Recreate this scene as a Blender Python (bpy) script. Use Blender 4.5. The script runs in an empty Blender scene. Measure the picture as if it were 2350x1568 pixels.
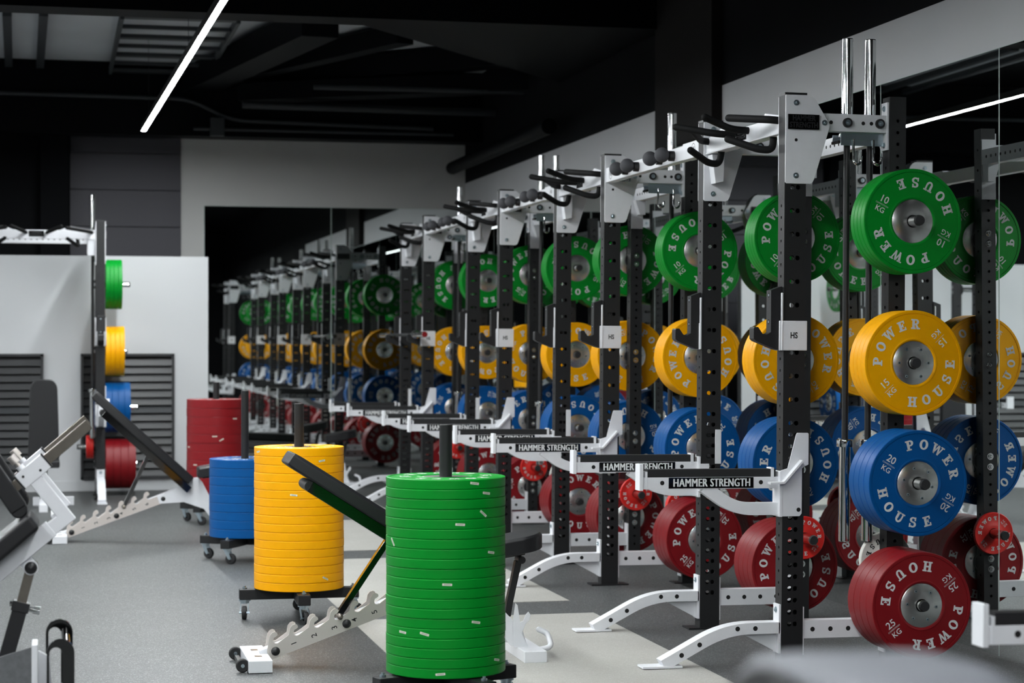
import bpy, bmesh, math, random
from math import sin, cos, pi, radians as R, atan2, hypot, tan
from mathutils import Vector, Matrix
random.seed(7)
C = bpy.context.scene.collection
SC = bpy.context.scene

# ---------------------------------------------------------------- camera, world, exposure
TH = R(13.0); CAM_H = 1.391; FPX = 70.0/36.0*2350
cd = bpy.data.cameras.new('camera'); cam = bpy.data.objects.new('camera', cd); C.objects.link(cam)
cam.location = (0, 0, CAM_H); cam.rotation_euler = (R(90), 0, -TH)
cd.lens = 70; cd.sensor_width = 36; cd.clip_start = .05; cd.clip_end = 200
cd.dof.use_dof = True; cd.dof.focus_distance = 8.7; cd.dof.aperture_fstop = 3.6
SC.camera = cam
w = bpy.data.worlds.new('world'); SC.world = w; w.use_nodes = True
w.node_tree.nodes['Background'].inputs[0].default_value = (.5, .55, .6, 1)
w.node_tree.nodes['Background'].inputs[1].default_value = 0.02
SC.view_settings.view_transform = 'Standard'; SC.view_settings.look = 'None'
SC.view_settings.exposure = 0.18; SC.view_settings.gamma = 1.0
SC.view_settings.use_curve_mapping = False
SC.cycles.max_bounces = 10; SC.cycles.glossy_bounces = 6; SC.cycles.diffuse_bounces = 5
SC.cycles.use_denoising = True
SC.cycles.caustics_reflective = False; SC.cycles.sample_clamp_indirect = 6.0
STRIP_L = 245.0

# ---------------------------------------------------------------- materials
def lin(c):
    c = c/255.0
    return c/12.92 if c <= .04045 else ((c+.055)/1.055)**2.4
def rgb(r, g, b): return (lin(r), lin(g), lin(b), 1)
def mat(name, col, rough=.5, metal=0.0, spec=.5, noise=None, bump=None, coat=0):
    m = bpy.data.materials.new(name); m.use_nodes = True
    nt = m.node_tree; b = nt.nodes['Principled BSDF']
    b.inputs['Base Color'].default_value = col; b.inputs['Roughness'].default_value = rough
    b.inputs['Metallic'].default_value = metal; b.inputs['Specular IOR Level'].default_value = spec
    if coat: b.inputs['Coat Weight'].default_value = coat
    tc = nt.nodes.new('ShaderNodeTexCoord')
    if noise:
        sc, amt, det = noise
        n = nt.nodes.new('ShaderNodeTexNoise'); n.inputs['Scale'].default_value = sc; n.inputs['Detail'].default_value = det
        nt.links.new(tc.outputs['Object'], n.inputs['Vector'])
        r = nt.nodes.new('ShaderNodeMapRange'); r.inputs[1].default_value = .3; r.inputs[2].default_value = .7
        r.inputs[3].default_value = 1-amt; r.inputs[4].default_value = 1+amt
        nt.links.new(n.outputs['Fac'], r.inputs[0])
        mx = nt.nodes.new('ShaderNodeVectorMath'); mx.operation = 'SCALE'
        mx.inputs[0].default_value = col[:3]; nt.links.new(r.outputs[0], mx.inputs['Scale'])
        nt.links.new(mx.outputs[0], b.inputs['Base Color'])
    if bump:
        sc, st = bump
        n = nt.nodes.new('ShaderNodeTexNoise'); n.inputs['Scale'].default_value = sc
        nt.links.new(tc.outputs['Object'], n.inputs['Vector'])
        bp = nt.nodes.new('ShaderNodeBump'); bp.inputs['Strength'].default_value = st; bp.inputs['Distance'].default_value = .002
        nt.links.new(n.outputs['Fac'], bp.inputs['Height']); nt.links.new(bp.outputs[0], b.inputs['Normal'])
    return m
def floor_mat(name, base, fleck, amount):
    m = bpy.data.materials.new(name); m.use_nodes = True
    nt = m.node_tree; b = nt.nodes['Principled BSDF']; b.inputs['Roughness'].default_value = .5
    b.inputs['Specular IOR Level'].default_value = .5
    tc = nt.nodes.new('ShaderNodeTexCoord')
    v = nt.nodes.new('ShaderNodeTexVoronoi'); v.inputs['Scale'].default_value = 260
    nt.links.new(tc.outputs['Object'], v.inputs['Vector'])
    sep = nt.nodes.new('ShaderNodeSeparateColor'); nt.links.new(v.outputs['Color'], sep.inputs[0])
    lt = nt.nodes.new('ShaderNodeMath'); lt.operation = 'LESS_THAN'; lt.inputs[1].default_value = amount
    nt.links.new(sep.outputs[0], lt.inputs[0])
    n = nt.nodes.new('ShaderNodeTexNoise'); n.inputs['Scale'].default_value = 2.2; n.inputs['Detail'].default_value = 4
    nt.links.new(tc.outputs['Object'], n.inputs['Vector'])
    mr = nt.nodes.new('ShaderNodeMapRange'); mr.inputs[1].default_value = .3; mr.inputs[2].default_value = .7
    mr.inputs[3].default_value = .93; mr.inputs[4].default_value = 1.07; nt.links.new(n.outputs['Fac'], mr.inputs[0])
    mx = nt.nodes.new('ShaderNodeMix'); mx.data_type = 'RGBA'
    mx.inputs[6].default_value = base; mx.inputs[7].default_value = fleck
    nt.links.new(lt.outputs[0], mx.inputs[0])
    sc = nt.nodes.new('ShaderNodeVectorMath'); sc.operation = 'SCALE'
    nt.links.new(mx.outputs[2], sc.inputs[0]); nt.links.new(mr.outputs[0], sc.inputs['Scale'])
    nt.links.new(sc.outputs[0], b.inputs['Base Color'])
    bp = nt.nodes.new('ShaderNodeBump'); bp.inputs['Strength'].default_value = .35; bp.inputs['Distance'].default_value = .001
    nt.links.new(v.outputs['Distance'], bp.inputs['Height']); nt.links.new(bp.outputs[0], b.inputs['Normal'])
    return m
def emit(name, col, s):
    m = bpy.data.materials.new(name); m.use_nodes = True; nt = m.node_tree
    nt.nodes.remove(nt.nodes['Principled BSDF'])
    e = nt.nodes.new('ShaderNodeEmission'); e.inputs[0].default_value = col; e.inputs[1].default_value = s
    nt.links.new(e.outputs[0], nt.nodes['Material Output'].inputs[0]); return m

M = dict(
    white=mat('white powder coat', rgb(228, 229, 233), .38, noise=(30, .015, 2)),
    black=mat('black powder coat', rgb(21, 21, 23), .5, spec=.42, bump=(900, .12)),
    satin=mat('black satin plastic', rgb(26, 26, 28), .42),
    rubber=mat('black rubber', rgb(24, 24, 26), .6),
    foam=mat('charcoal rubber grip', rgb(66, 66, 70), .75, bump=(600, .1)),
    grip=mat('black rubber grip', rgb(13, 13, 14), .7, spec=.2, bump=(600, .1)),
    wallp=mat('bright white wall', rgb(208, 210, 212), .6),
    walld=mat('light grey wall', rgb(192, 192, 190), .8, noise=(1.5, .02, 3)),
    vinyl=mat('black vinyl', rgb(18, 18, 21), .42, bump=(350, .12)),
    gloss=mat('black gloss enamel', rgb(8, 8, 9), .1, coat=.6),
    hole_shade=mat('hole dark', rgb(8, 8, 9), .8),  # near-black colour painted in for the shade inside holes and gaps
    chrome=mat('chrome', rgb(205, 207, 206), .1, 1.0),
    steel=mat('brushed steel', rgb(210, 210, 208), .26, 1.0, noise=(14, .12, 3)),
    zinc=mat('zinc plate', rgb(178, 192, 200), .28, 1.0),
    gunmetal=mat('burnished steel', rgb(140, 133, 124), .3, 1.0, noise=(40, .06, 3)),
    ladder=mat('satin stainless', rgb(224, 216, 210), .42, .75),
    green=mat('green rubber', rgb(0, 138, 40), .42, spec=.2, noise=(25, .03, 2)),
    yellow=mat('yellow rubber', rgb(254, 177, 0), .42, spec=.2, noise=(25, .02, 2)),
    blue=mat('blue rubber', rgb(0, 80, 146), .42, spec=.2, noise=(25, .03, 2)),
    red=mat('red rubber', rgb(128, 16, 24), .42, spec=.3, noise=(25, .03, 2)),
    brightred=mat('bright red rubber', rgb(226, 40, 34), .4),
    plwhite=mat('white rubber', rgb(226, 224, 216), .4),
    letter=mat('white lettering', rgb(226, 228, 228), .5),
    blackletter=mat('black lettering', rgb(16, 16, 18), .5),
    darkmark=mat('dark grey marking', rgb(20, 20, 22), .5),
    sticker=mat('paper sticker', rgb(222, 222, 210), .6),
    stickink=mat('sticker print', rgb(150, 165, 140), .6),
    floor=floor_mat('speckled rubber floor', rgb(68, 69, 70), rgb(118, 122, 120), .15),
    plat=floor_mat('light platform rubber', rgb(166, 164, 158), rgb(182, 181, 176), .2),
    wallw=mat('painted white wall', rgb(205, 206, 208), .7, noise=(1.5, .02, 3)),
    wallg=mat('grey metal cladding', rgb(72, 71, 77), .55, spec=.3),
    wallb=mat('black painted wall', rgb(9, 10, 13), .8, spec=.12, noise=(3, .1, 3)),
    ceil=mat('grey ceiling deck', rgb(200, 204, 208), .8, spec=.2, noise=(.8, .08, 3)),
    ceilb=mat('black ceiling steel', rgb(5, 6, 9), .6, spec=.08),
    ceilp=mat('dark grey ceiling metal', rgb(52, 55, 58), .5, spec=.3),
    brick=mat('black painted brick', rgb(22, 19, 18), .7, spec=.2, bump=(60, .5)),
    mirror=mat('mirror silver', (.80, .84, .83, 1), 0.0, 1.0),
    medge=mat('polished glass edge', rgb(190, 205, 200), .25),
    slat=mat('dark louvre slat', rgb(46, 47, 49), .45),
    housing=mat('black lamp housing', rgb(14, 14, 16), .5),
    glow=emit('strip diffuser', (.94, .985, 1, 1), STRIP_L),
    grey=mat('pad with painted sheen', rgb(84, 86, 92), .6),  # light reflected off black vinyl, put into the base colour as grey
    plategrey=mat('brushed grey plate', rgb(120, 122, 124), .4, .6, noise=(60, .12, 3)),
    copper=mat('dull brass', rgb(130, 100, 60), .4, .8),
    blueb=mat('blue sticker', rgb(40, 70, 140), .5),
)

# ---------------------------------------------------------------- mesh helpers
class MB:
    def __init__(s): s.v = []; s.f = []; s.m = []; s.mats = []
    def mi(s, m):
        m = M[m] if isinstance(m, str) else m
        if m not in s.mats: s.mats.append(m)
        return s.mats.index(m)
    def add(s, vs, fs, m):
        o = len(s.v); k = s.mi(m)
        s.v += [tuple(v) for v in vs]; s.f += [[i+o for i in f] for f in fs]; s.m += [k]*len(fs); return s
    def box(s, c, d, m, rot=None):
        x, y, z = d[0]/2, d[1]/2, d[2]/2
        vs = [Vector((a*x, b*y, e*z)) for a in (-1, 1) for b in (-1, 1) for e in (-1, 1)]
        if rot is not None: vs = [rot @ v for v in vs]
        vs = [v+Vector(c) for v in vs]
        return s.add(vs, [(0, 1, 3, 2), (4, 6, 7, 5), (0, 4, 5, 1), (2, 3, 7, 6), (0, 2, 6, 4), (1, 5, 7, 3)], m)
    def prism(s, pts, a, b, m, axis='y'):
        """polygon in the plane across `axis`, from a to b along it"""
        def P(p, t):
            return {'y': (p[0], t, p[1]), 'x': (t, p[0], p[1]), 'z': (p[0], p[1], t)}[axis]
        n = len(pts); vs = [P(p, a) for p in pts]+[P(p, b) for p in pts]
        fs = [list(range(n))[::-1], list(range(n, 2*n))]+[(i, (i+1) % n, (i+1) % n+n, i+n) for i in range(n)]
        return s.add(vs, fs, m)
    def cyl(s, p, q, r, m, n=16, r2=None, cap=True):
        p, q = Vector(p), Vector(q); d = (q-p).normalized(); r2 = r if r2 is None else r2
        u = d.orthogonal().normalized(); w_ = d.cross(u)
        vs = [p+(u*cos(2*pi*i/n)+w_*sin(2*pi*i/n))*r for i in range(n)]+[q+(u*cos(2*pi*i/n)+w_*sin(2*pi*i/n))*r2 for i in range(n)]
        fs = [(i, (i+1) % n, (i+1) % n+n, i+n) for i in range(n)]
        if cap: fs += [list(range(n))[::-1], list(range(n, 2*n))]
        return s.add(vs, fs, m)
    def tube(s, pts, r, m, n=12, dome=True):
        pts = [Vector(p) for p in pts]; N = len(pts); vs = []; fs = []
        up = None; rings = []
        seq = list(zip(pts, [r]*N))
        T = []
        for i in range(N):
            T.append(((pts[min(i+1, N-1)]-pts[max(i-1, 0)])).normalized())
        if dome:
            h = [(pts[0]-T[0]*r*sin(a), r*cos(a), T[0]) for a in (R(80), R(50), R(25))]
            t = [(pts[-1]+T[-1]*r*sin(a), r*cos(a), T[-1]) for a in (R(25), R(50), R(80))]
        else: h = t = []
        allr = h+[(pts[i], r, T[i]) for i in range(N)]+t
        u = T[0].orthogonal().normalized()
        for (p, rr, d) in allr:
            u = (u-d*u.dot(d)).normalized(); w_ = d.cross(u)
            rings.append([p+(u*cos(2*pi*i/n)+w_*sin(2*pi*i/n))*rr for i in range(n)])
        for ring in rings: vs += ring
        for k in range(len(rings)-1):
            fs += [(k*n+i, k*n+(i+1) % n, (k+1)*n+(i+1) % n, (k+1)*n+i) for i in range(n)]
        e = (len(rings)-1)*n
        fs += [list(range(n))[::-1], list(range(e, e+n))]
        return s.add(vs, fs, m)
    def lathe(s, prof, o, axis, m, n=48, close=False):
        """prof: (radius, along) pairs; axis vector"""
        d = Vector(axis).normalized(); u = d.orthogonal().normalized(); w_ = d.cross(u); o = Vector(o)
        vs = []; fs = []; k = len(prof)
        for i in range(n):
            a = 2*pi*i/n; e = u*cos(a)+w_*sin(a)
            vs += [o+e*r+d*h for r, h in prof]
        for i in range(n):
            j = (i+1) % n
            for t in range(k if close else k-1):
                t2 = (t+1) % k
                fs.append((i*k+t, j*k+t, j*k+t2, i*k+t2))
        return s.add(vs, fs, m)
    def sphere(s, c, r, m, n=20, k=12):
        prof = [(r*sin(pi*i/k)+1e-5, -r*cos(pi*i/k)) for i in range(k+1)]
        return s.lathe(prof, c, (0, 0, 1), m, n)
    def sweep_rect(s, pts, hw, hh, m, side=(0, 1, 0)):
        """rectangular tube along pts lying in the plane across `side`; hw half width along side, hh half height across"""
        pts = [Vector(p) for p in pts]; sd = Vector(side); N = len(pts); vs = []
        for i in range(N):
            if i == 0: t = pts[1]-pts[0]; sc = 1
            elif i == N-1: t = pts[-1]-pts[-2]; sc = 1
            else:
                a, b = (pts[i]-pts[i-1]).normalized(), (pts[i+1]-pts[i]).normalized(); t = a+b
                sc = 1/max(.3, a.dot(t.normalized()))
            nn = sd.cross(t.normalized())
            for (a, b) in ((-1, -1), (1, -1), (1, 1), (-1, 1)): vs.append(pts[i]+sd*hw*a+nn*hh*b*sc)
        fs = [(3, 2, 1, 0), tuple((N-1)*4+i for i in range(4))]
        for k in range(N-1): fs += [(k*4+i, k*4+(i+1) % 4, (k+1)*4+(i+1) % 4, (k+1)*4+i) for i in range(4)]
        return s.add(vs, fs, m)
    def hole_panel(s, O, U, V, N, w_, z0, z1, holes, m, depth=.005, k=4):
        """flat wall of a tube: holes = [(u, v, r)] rows sorted by v; real holes with rims"""
        O, U, V, N = Vector(O), Vector(U), Vector(V), Vector(N)
        rows = {}
        for h in holes: rows.setdefault(round(h[1], 4), []).append(h)
        keys = sorted(rows); cur = z0
        P = lambda u, v, d=0: O+U*u+V*v-N*d
        def quad(u0, u1, v0, v1): s.add([P(u0, v0), P(u1, v0), P(u1, v1), P(u0, v1)], [(0, 1, 2, 3)], m)
        for i, kz in enumerate(keys):
            hs = sorted(rows[kz]); r = max(h[2] for h in hs)
            lo = max(cur, kz-r*1.9); hi = min(z1, kz+r*1.9)
            if i+1 < len(keys): hi = min(hi, (kz+keys[i+1])/2)
            if lo > cur+1e-5: quad(-w_/2, w_/2, cur, lo)
            cuts = [-w_/2]+[(hs[j][0]+hs[j+1][0])/2 for j in range(len(hs)-1)]+[w_/2]
            for j, (hu, hv, hr) in enumerate(hs):
                a, b = max(cuts[j], hu-hr*2), min(cuts[j+1], hu+hr*2)
                if a > cuts[j]+1e-5: quad(cuts[j], a, lo, hi)
                if b < cuts[j+1]-1e-5: quad(b, cuts[j+1], lo, hi)
                bd = [(a+(b-a)*t/k, lo) for t in range(k)]+[(b, lo+(hi-lo)*t/k) for t in range(k)] + \
                     [(b-(b-a)*t/k, hi) for t in range(k)]+[(a, hi-(hi-lo)*t/k) for t in range(k)]
                n = len(bd); vs = []
                for (u, v) in bd:
                    L = hypot(u-hu, v-hv); vs.append(P(hu+(u-hu)/L*hr, hv+(v-hv)/L*hr))
                ring = list(vs); inner = [v-N*depth for v in vs]
                vs = [P(u, v) for u, v in bd]+ring+inner
                fs = [(q, (q+1) % n, (q+1) % n+n, q+n) for q in range(n)]+[(q+n, (q+1) % n+n, (q+1) % n+2*n, q+2*n) for q in range(n)]
                s.add(vs, fs, m)
            cur = hi
        if cur < z1-1e-5: quad(-w_/2, w_/2, cur, z1)
        return s
    def mesh(s, name, smooth=35, recalc=True):
        me = bpy.data.meshes.new(name); me.from_pydata(s.v, [], s.f)
        for m in s.mats: me.materials.append(m)
        me.polygons.foreach_set('material_index', s.m)
        if recalc:
            bm = bmesh.new(); bm.from_mesh(me); bmesh.ops.recalc_face_normals(bm, faces=bm.faces); bm.to_mesh(me); bm.free()
        if smooth:
            me.polygons.foreach_set('use_smooth', [True]*len(me.polygons)); me.set_sharp_from_angle(angle=R(smooth))
        me.update(); return me
    def build(s, name, parent=None, bevel=0, smooth=35, recalc=True, at=None):
        o = bpy.data.objects.new(name, s.mesh(name, smooth, recalc)); C.objects.link(o)
        if parent is not None: o.parent = parent
        if at is not None: o.location = at
        if bevel:
            b = o.modifiers.new('bevel', 'BEVEL'); b.width = bevel; b.segments = 2; b.limit_method = 'ANGLE'; b.angle_limit = R(40)
            b.harden_normals = True
        return o
    def mirror_y(s, y0=0.0):
        s.v = [(x, 2*y0-y, z) for x, y, z in s.v]; return s

def fillet(pts, r, n=6):
    """round the inner corners of a 3D polyline"""
    pts = [Vector(p) for p in pts]; out = [pts[0]]
    for i in range(1, len(pts)-1):
        a, b, c = pts[i-1], pts[i], pts[i+1]
        d1, d2 = (a-b), (c-b); rr = min(r, d1.length*.48, d2.length*.48)
        p, q = b+d1.normalized()*rr, b+d2.normalized()*rr
        for k in range(n+1):
            t = k/n; out.append(p*(1-t)**2+b*2*t*(1-t)+q*t*t)
    out.append(pts[-1]); return out

_FONT = {}
def text_tris(txt, size, bold=0.0, sx=1.0, align='CENTER', sp=1.0):
    key = (txt, size, bold, sx, align, sp)
    if key in _FONT: return _FONT[key]
    cu = bpy.data.curves.new('t', 'FONT'); cu.body = txt; cu.size = size; cu.align_x = align; cu.align_y = 'CENTER'
    cu.offset = bold*size; cu.space_character = sp; cu.resolution_u = 3
    o = bpy.data.objects.new('t', cu); C.objects.link(o)
    bpy.context.view_layer.update()
    me = o.to_mesh(); vs = [(v.co.x*sx, v.co.y) for v in me.vertices]; fs = [list(p.vertices) for p in me.polygons]
    o.to_mesh_clear(); bpy.data.objects.remove(o); bpy.data.curves.remove(cu)
    _FONT[key] = (vs, fs); return _FONT[key]
def put_text(mb, txt, size, O, U, V, m, bold=0.0, sx=1.0, align='CENTER', sp=1.0):
    vs, fs = text_tris(txt, size, bold, sx, align, sp); O, U, V = Vector(O), Vector(U), Vector(V)
    mb.add([O+U*a+V*b for a, b in vs], fs, m)

def tag(o, label=None, cat=None, group=None, kind=None):
    if label: o['label'] = label
    if cat: o['category'] = cat
    if group: o['group'] = group
    if kind: o['kind'] = kind
    return o
def empty(name, loc=(0, 0, 0), rz=0.0):
    o = bpy.data.objects.new(name, None); C.objects.link(o); o.empty_display_size = .1
    o.location = loc; o.rotation_euler = (0, 0, rz); return o
def kids(o): return [c for c in bpy.data.objects if c.parent == o]
def copy_tree(o, parent=None, ch=None):
    c = o.copy(); C.objects.link(c)
    if parent is not None: c.parent = parent
    for k in (ch if ch is not None else kids(o)): copy_tree(k, c)
    return c
def at(px, py, Y):
    """world point on the vertical plane y=Y seen at a photo pixel"""
    d = Vector((sin(TH), cos(TH), 0))+Vector((cos(TH), -sin(TH), 0))*((px-1175)/FPX)+Vector((0, 0, 1))*((784-py)/FPX)
    return Vector((0, 0, CAM_H))+d*(Y/d.y)
def struct(mb, name, **k):
    o = mb.build(name, **k); o['kind'] = 'structure'; return o

# ---------------------------------------------------------------- room shell
XW = 4.10; XM = 4.075; YF = 19.88; XL = -8.0; YB = -9.0; ZC = 4.03
struct(MB().box(((XL+XW)/2, (YB+YF)/2, -.05), (XW-XL+.4, YF-YB+.4, .1), 'floor'), 'floor', smooth=0)
struct(MB().box(((XL+XW)/2, (YB+YF)/2, ZC+.05), (XW-XL+.4, YF-YB+.4, .1), 'ceilb').box(((-.7+XW)/2, 16.2, ZC-.004), (XW+.7, 5.8, .012), 'ceil'), 'ceiling', smooth=0)
wr = MB()
wr.box((XW+.1, (6.72+YF)/2, 1.5), (.2, YF-6.72, 3.0), 'wallw'); wr.box((XW+.1, (YB+6.72)/2, 1.5), (.2, 6.72-YB, 3.0), 'wallb')
wr.box((XW+.1, (YB+YF)/2, 3.0+(ZC-3.0)/2), (.2, YF-YB, ZC-3.0), 'wallb')
struct(wr, 'wall_right', smooth=0)
wf = MB()
wf.box(((1.235+XW)/2, YF+.1, 1.7), (XW-1.235, .2, 3.4), 'walld')
wf.box(((XL+XW)/2, YF+.1, 3.4+(ZC-3.4)/2), (XW-XL, .2, ZC-3.4), 'wallb')
zz = 0.0
while zz < 3.4:                                             # grey horizontal cladding left of the mirror
    h = min(.36, 3.4-zz)
    wf.box(((.17+1.235)/2, YF+.085, zz+h/2-.004), (1.235-.17, .2, h-.008), 'wallg')
    zz += .36
wf.box(((XL+.17)/2, YF+.1, 1.7), (.17-XL, .2, 3.4), 'ceilb')
struct(wf, 'wall_far', smooth=0)
struct(MB().box((XL-.1, (YB+YF)/2, ZC/2), (.2, YF-YB, ZC), 'wallw'), 'wall_left', smooth=0)
struct(MB().box(((XL+XW)/2, YB-.1, ZC/2), (XW-XL, .2, ZC), 'wallb'), 'wall_near', smooth=0)
struct(MB().box((4.075, 12.495, 2.70+(ZC-2.70)/2), (.09, 1.21, ZC-2.70), 'brick'), 'column', smooth=0, bevel=.006)
struct(MB().box((.02, YF-.06, 1.7), (.26, .2, 3.4), 'wallb'), 'trim_1', smooth=0)

# ---------------------------------------------------------------- mirrors
ORD = ['first', 'second', 'third', 'fourth', 'fifth', 'sixth', 'seventh', 'eighth', 'ninth', 'tenth', 'eleventh', 'twelfth',
       'thirteenth', 'fourteenth', 'fifteenth', 'sixteenth', 'seventeenth', 'eighteenth', 'nineteenth', 'twentieth']
ZM = 2.69
y = 8.085-1.29; i = 0; NP = math.ceil((YF-.05-y)/1.29)
while y < YF-.05:
    y1 = min(y+1.29, YF-.02)
    k = MB().box((XM+.008, (y+y1)/2, ZM/2), (.016, y1-y-.004, ZM), 'medge')
    o = k.build('wall_mirror', smooth=0)
    face = MB(); face.add([(XM-.0005, y+.005, .0), (XM-.0005, y1-.005, .0), (XM-.0005, y1-.005, ZM-.003), (XM-.0005, y+.005, ZM-.003)], [(0, 1, 2, 3)], 'mirror')
    face.build('reflective_face', o, smooth=0, recalc=False)
    tag(o, f'tall mirror panel on the wall behind the racks, {ORD[NP-1-i]} from the far corner', 'mirror', 'mirror panels on the right wall')
    y = y1; i += 1
for i, (a, b) in enumerate(((1.46, 2.725), (2.725, 4.06))):
    k = MB().box(((a+b)/2, YF-.008, 2.735/2), (b-a-.004, .016, 2.735), 'medge'); o = k.build('wall_mirror', smooth=0)
    face = MB(); face.add([(a+.005, YF-.0165, .0), (b-.005, YF-.0165, .0), (b-.005, YF-.0165, 2.732), (a+.005, YF-.0165, 2.732)], [(0, 1, 2, 3)], 'mirror')
    face.build('reflective_face', o, smooth=0, recalc=False)
    tag(o, ['mirror panel on the far end wall, beside the white partition', 'mirror panel on the far end wall, in the right-hand corner'][i], 'mirror', 'mirror panels on the end wall')

# ---------------------------------------------------------------- platforms (light floor insets)
for i, (y0, y1) in enumerate(((7.55, 9.84), (10.33, 12.62), (13.12, 15.38), (15.9, 18.1))):
    o = MB().box(((1.45+2.70)/2, (y0+y1)/2, .0015), (1.25, y1-y0, .003), 'plat').build('lifting_platform', smooth=0)
    tag(o, f'light grey rubber lifting platform inset in the floor before the {["nearest", "second", "third", "farthest"][i]} rack', 'floor platform', 'light grey lifting platforms')

# ---------------------------------------------------------------- lights
def strip(x0, y0, x1, y1, z, label):
    d = Vector((x1-x0, y1-y0, 0)); L = d.length; a = atan2(d.y, d.x)
    root = empty('strip_light', ((x0+x1)/2, (y0+y1)/2, z), a)
    h = MB(); h.box((0, 0, .045), (L, .044, .05), 'housing'); h.box((0, .021, .02), (L, .002, .012), 'housing'); h.box((0, -.021, .02), (L, .002, .012), 'housing'); h.build('housing', root)
    g = MB(); g.box((0, 0, .017), (L-.01, .036, .004), 'glow'); g.build('diffuser', root)
    for t in (-.45, -.15, .15, .45):
        MB().cyl((t*L, 0, .07), (t*L, 0, ZC-z), .002, 'housing', 6).build('suspension_wire', root)
    tag(root, label, 'light', 'linear ceiling lights')
sl = (.93-.80)/(18.2-11.0)
strip(.80, 18.2, .80+sl*13.6, 4.6, 3.27, 'long glowing white strip light hanging from the black ceiling')
strip(-2.7, 18.0, -2.7+sl*14, 4.0, 3.27, 'added unseen strip light hanging over the left part of the room, outside the picture')  # invented strip, out of view, added to light the room from the left
strip(-5.9, 18.0, -5.9+sl*14, 4.0, 3.27, 'added unseen strip light hanging along the left wall, outside the picture')  # second invented strip out of view on the left, added for its light
strip(1.06, 3.4, 1.06+sl*10, -6.6, 3.27, 'added unseen strip light hanging behind the camera')  # invented strip added behind the camera for light on the near faces
strip(-2.45, 3.0, -2.45+sl*9, -6.0, 3.27, 'added unseen strip light hanging behind the camera on the left')  # another invented strip behind the camera, added for its light

# ---------------------------------------------------------------- ceiling steel, pipes, tray
cb = MB(); cb.box(((XL+XW)/2, 13.2, 3.78), (XW-XL, .3, .50), 'ceilb')
tag(cb.build('ceiling_girder', smooth=0), 'wide black steel girder across the ceiling above the racks', 'beam')
cb = MB(); cb.box(((XL+XW)/2, 19.2, 3.685), (XW-XL, .3, .69), 'ceilb')
tag(cb.build('ceiling_girder', smooth=0), 'deep black girder high along the far end wall', 'beam')

# ---------------------------------------------------------------- bumper plates
def arcring(cx, cy, ro, ri, a0, a1, n=14):
    """quads of an elliptical ring; ro/ri = (rx, ry)"""
    q = []
    for i in range(n):
        a, b = a0+(a1-a0)*i/n, a0+(a1-a0)*(i+1)/n
        q.append([(cx+ri[0]*cos(a), cy+ri[1]*sin(a)), (cx+ro[0]*cos(a), cy+ro[1]*sin(a)),
                  (cx+ro[0]*cos(b), cy+ro[1]*sin(b)), (cx+ri[0]*cos(b), cy+ri[1]*sin(b))])
    return q
def rc(a, b, c, d): return [(a, b), (c, b), (c, d), (a, d)]
G = {
 'P': [rc(.13, 0, .41, 1), rc(0, 0, .57, .15), rc(0, .85, .3, 1), rc(.3, .85, .5, 1), rc(.3, .4, .5, .55)]+arcring(.5, .7, (.36, .30), (.1, .15), -pi/2, pi/2),
 'O': arcring(.47, .5, (.47, .51), (.2, .33), 0, 2*pi, 28),
 'W': [[(.07, 1), (.35, 1), (.52, 0), (.33, 0)], [(.33, 0), (.45, 0), (.76, .98), (.60, .98)], [(.60, .98), (.80, .98), (.99, 0), (.80, 0)],
       [(.80, 0), (.95, 0), (1.25, 1), (1.1, 1)], rc(-.05, .86, .48, 1), rc(.93, .86, 1.36, 1)],
 'E': [rc(.13, 0, .41, 1), rc(0, 0, .8, .15), rc(0, .85, .78, 1), rc(.3, .43, .58, .57), rc(.5, .32, .6, .68), rc(.67, 0, .82, .32), rc(.65, .68, .8, 1)],
 'R': [rc(.13, 0, .41, 1), rc(0, 0, .52, .15), rc(0, .85, .3, 1), rc(.3, .85, .5, 1), rc(.3, .43, .5, .57)]+arcring(.5, .715, (.36, .285), (.1, .14), -pi/2, pi/2)
      + [[(.42, .52), (.62, .52), (.86, .12), (.62, .02)], rc(.62, 0, .98, .15)],
 'H': [rc(.12, 0, .38, 1), rc(.62, 0, .88, 1), rc(.3, .42, .7, .58), rc(0, 0, .47, .15), rc(.53, 0, 1, .15), rc(0, .85, .47, 1), rc(.53, .85, 1, 1)],
 'U': [rc(.12, .35, .38, 1), rc(.66, .35, .84, 1), rc(0, .85, .5, 1), rc(.56, .85, .96, 1)]+arcring(.48, .38, (.36, .4), (.14, .22), pi, 2*pi),
 'S': arcring(.42, .735, (.36, .285), (.12, .13), R(35), R(285), 14)+arcring(.42, .285, (.38, .305), (.14, .15), R(105), R(-145), 14)
      + [rc(.58, .64, .74, 1), rc(.04, 0, .2, .38)],
}
GW = {'P': .86, 'O': .94, 'W': 1.31, 'E': .82, 'R': .98, 'H': 1.0, 'U': .96, 'S': .82}
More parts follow.
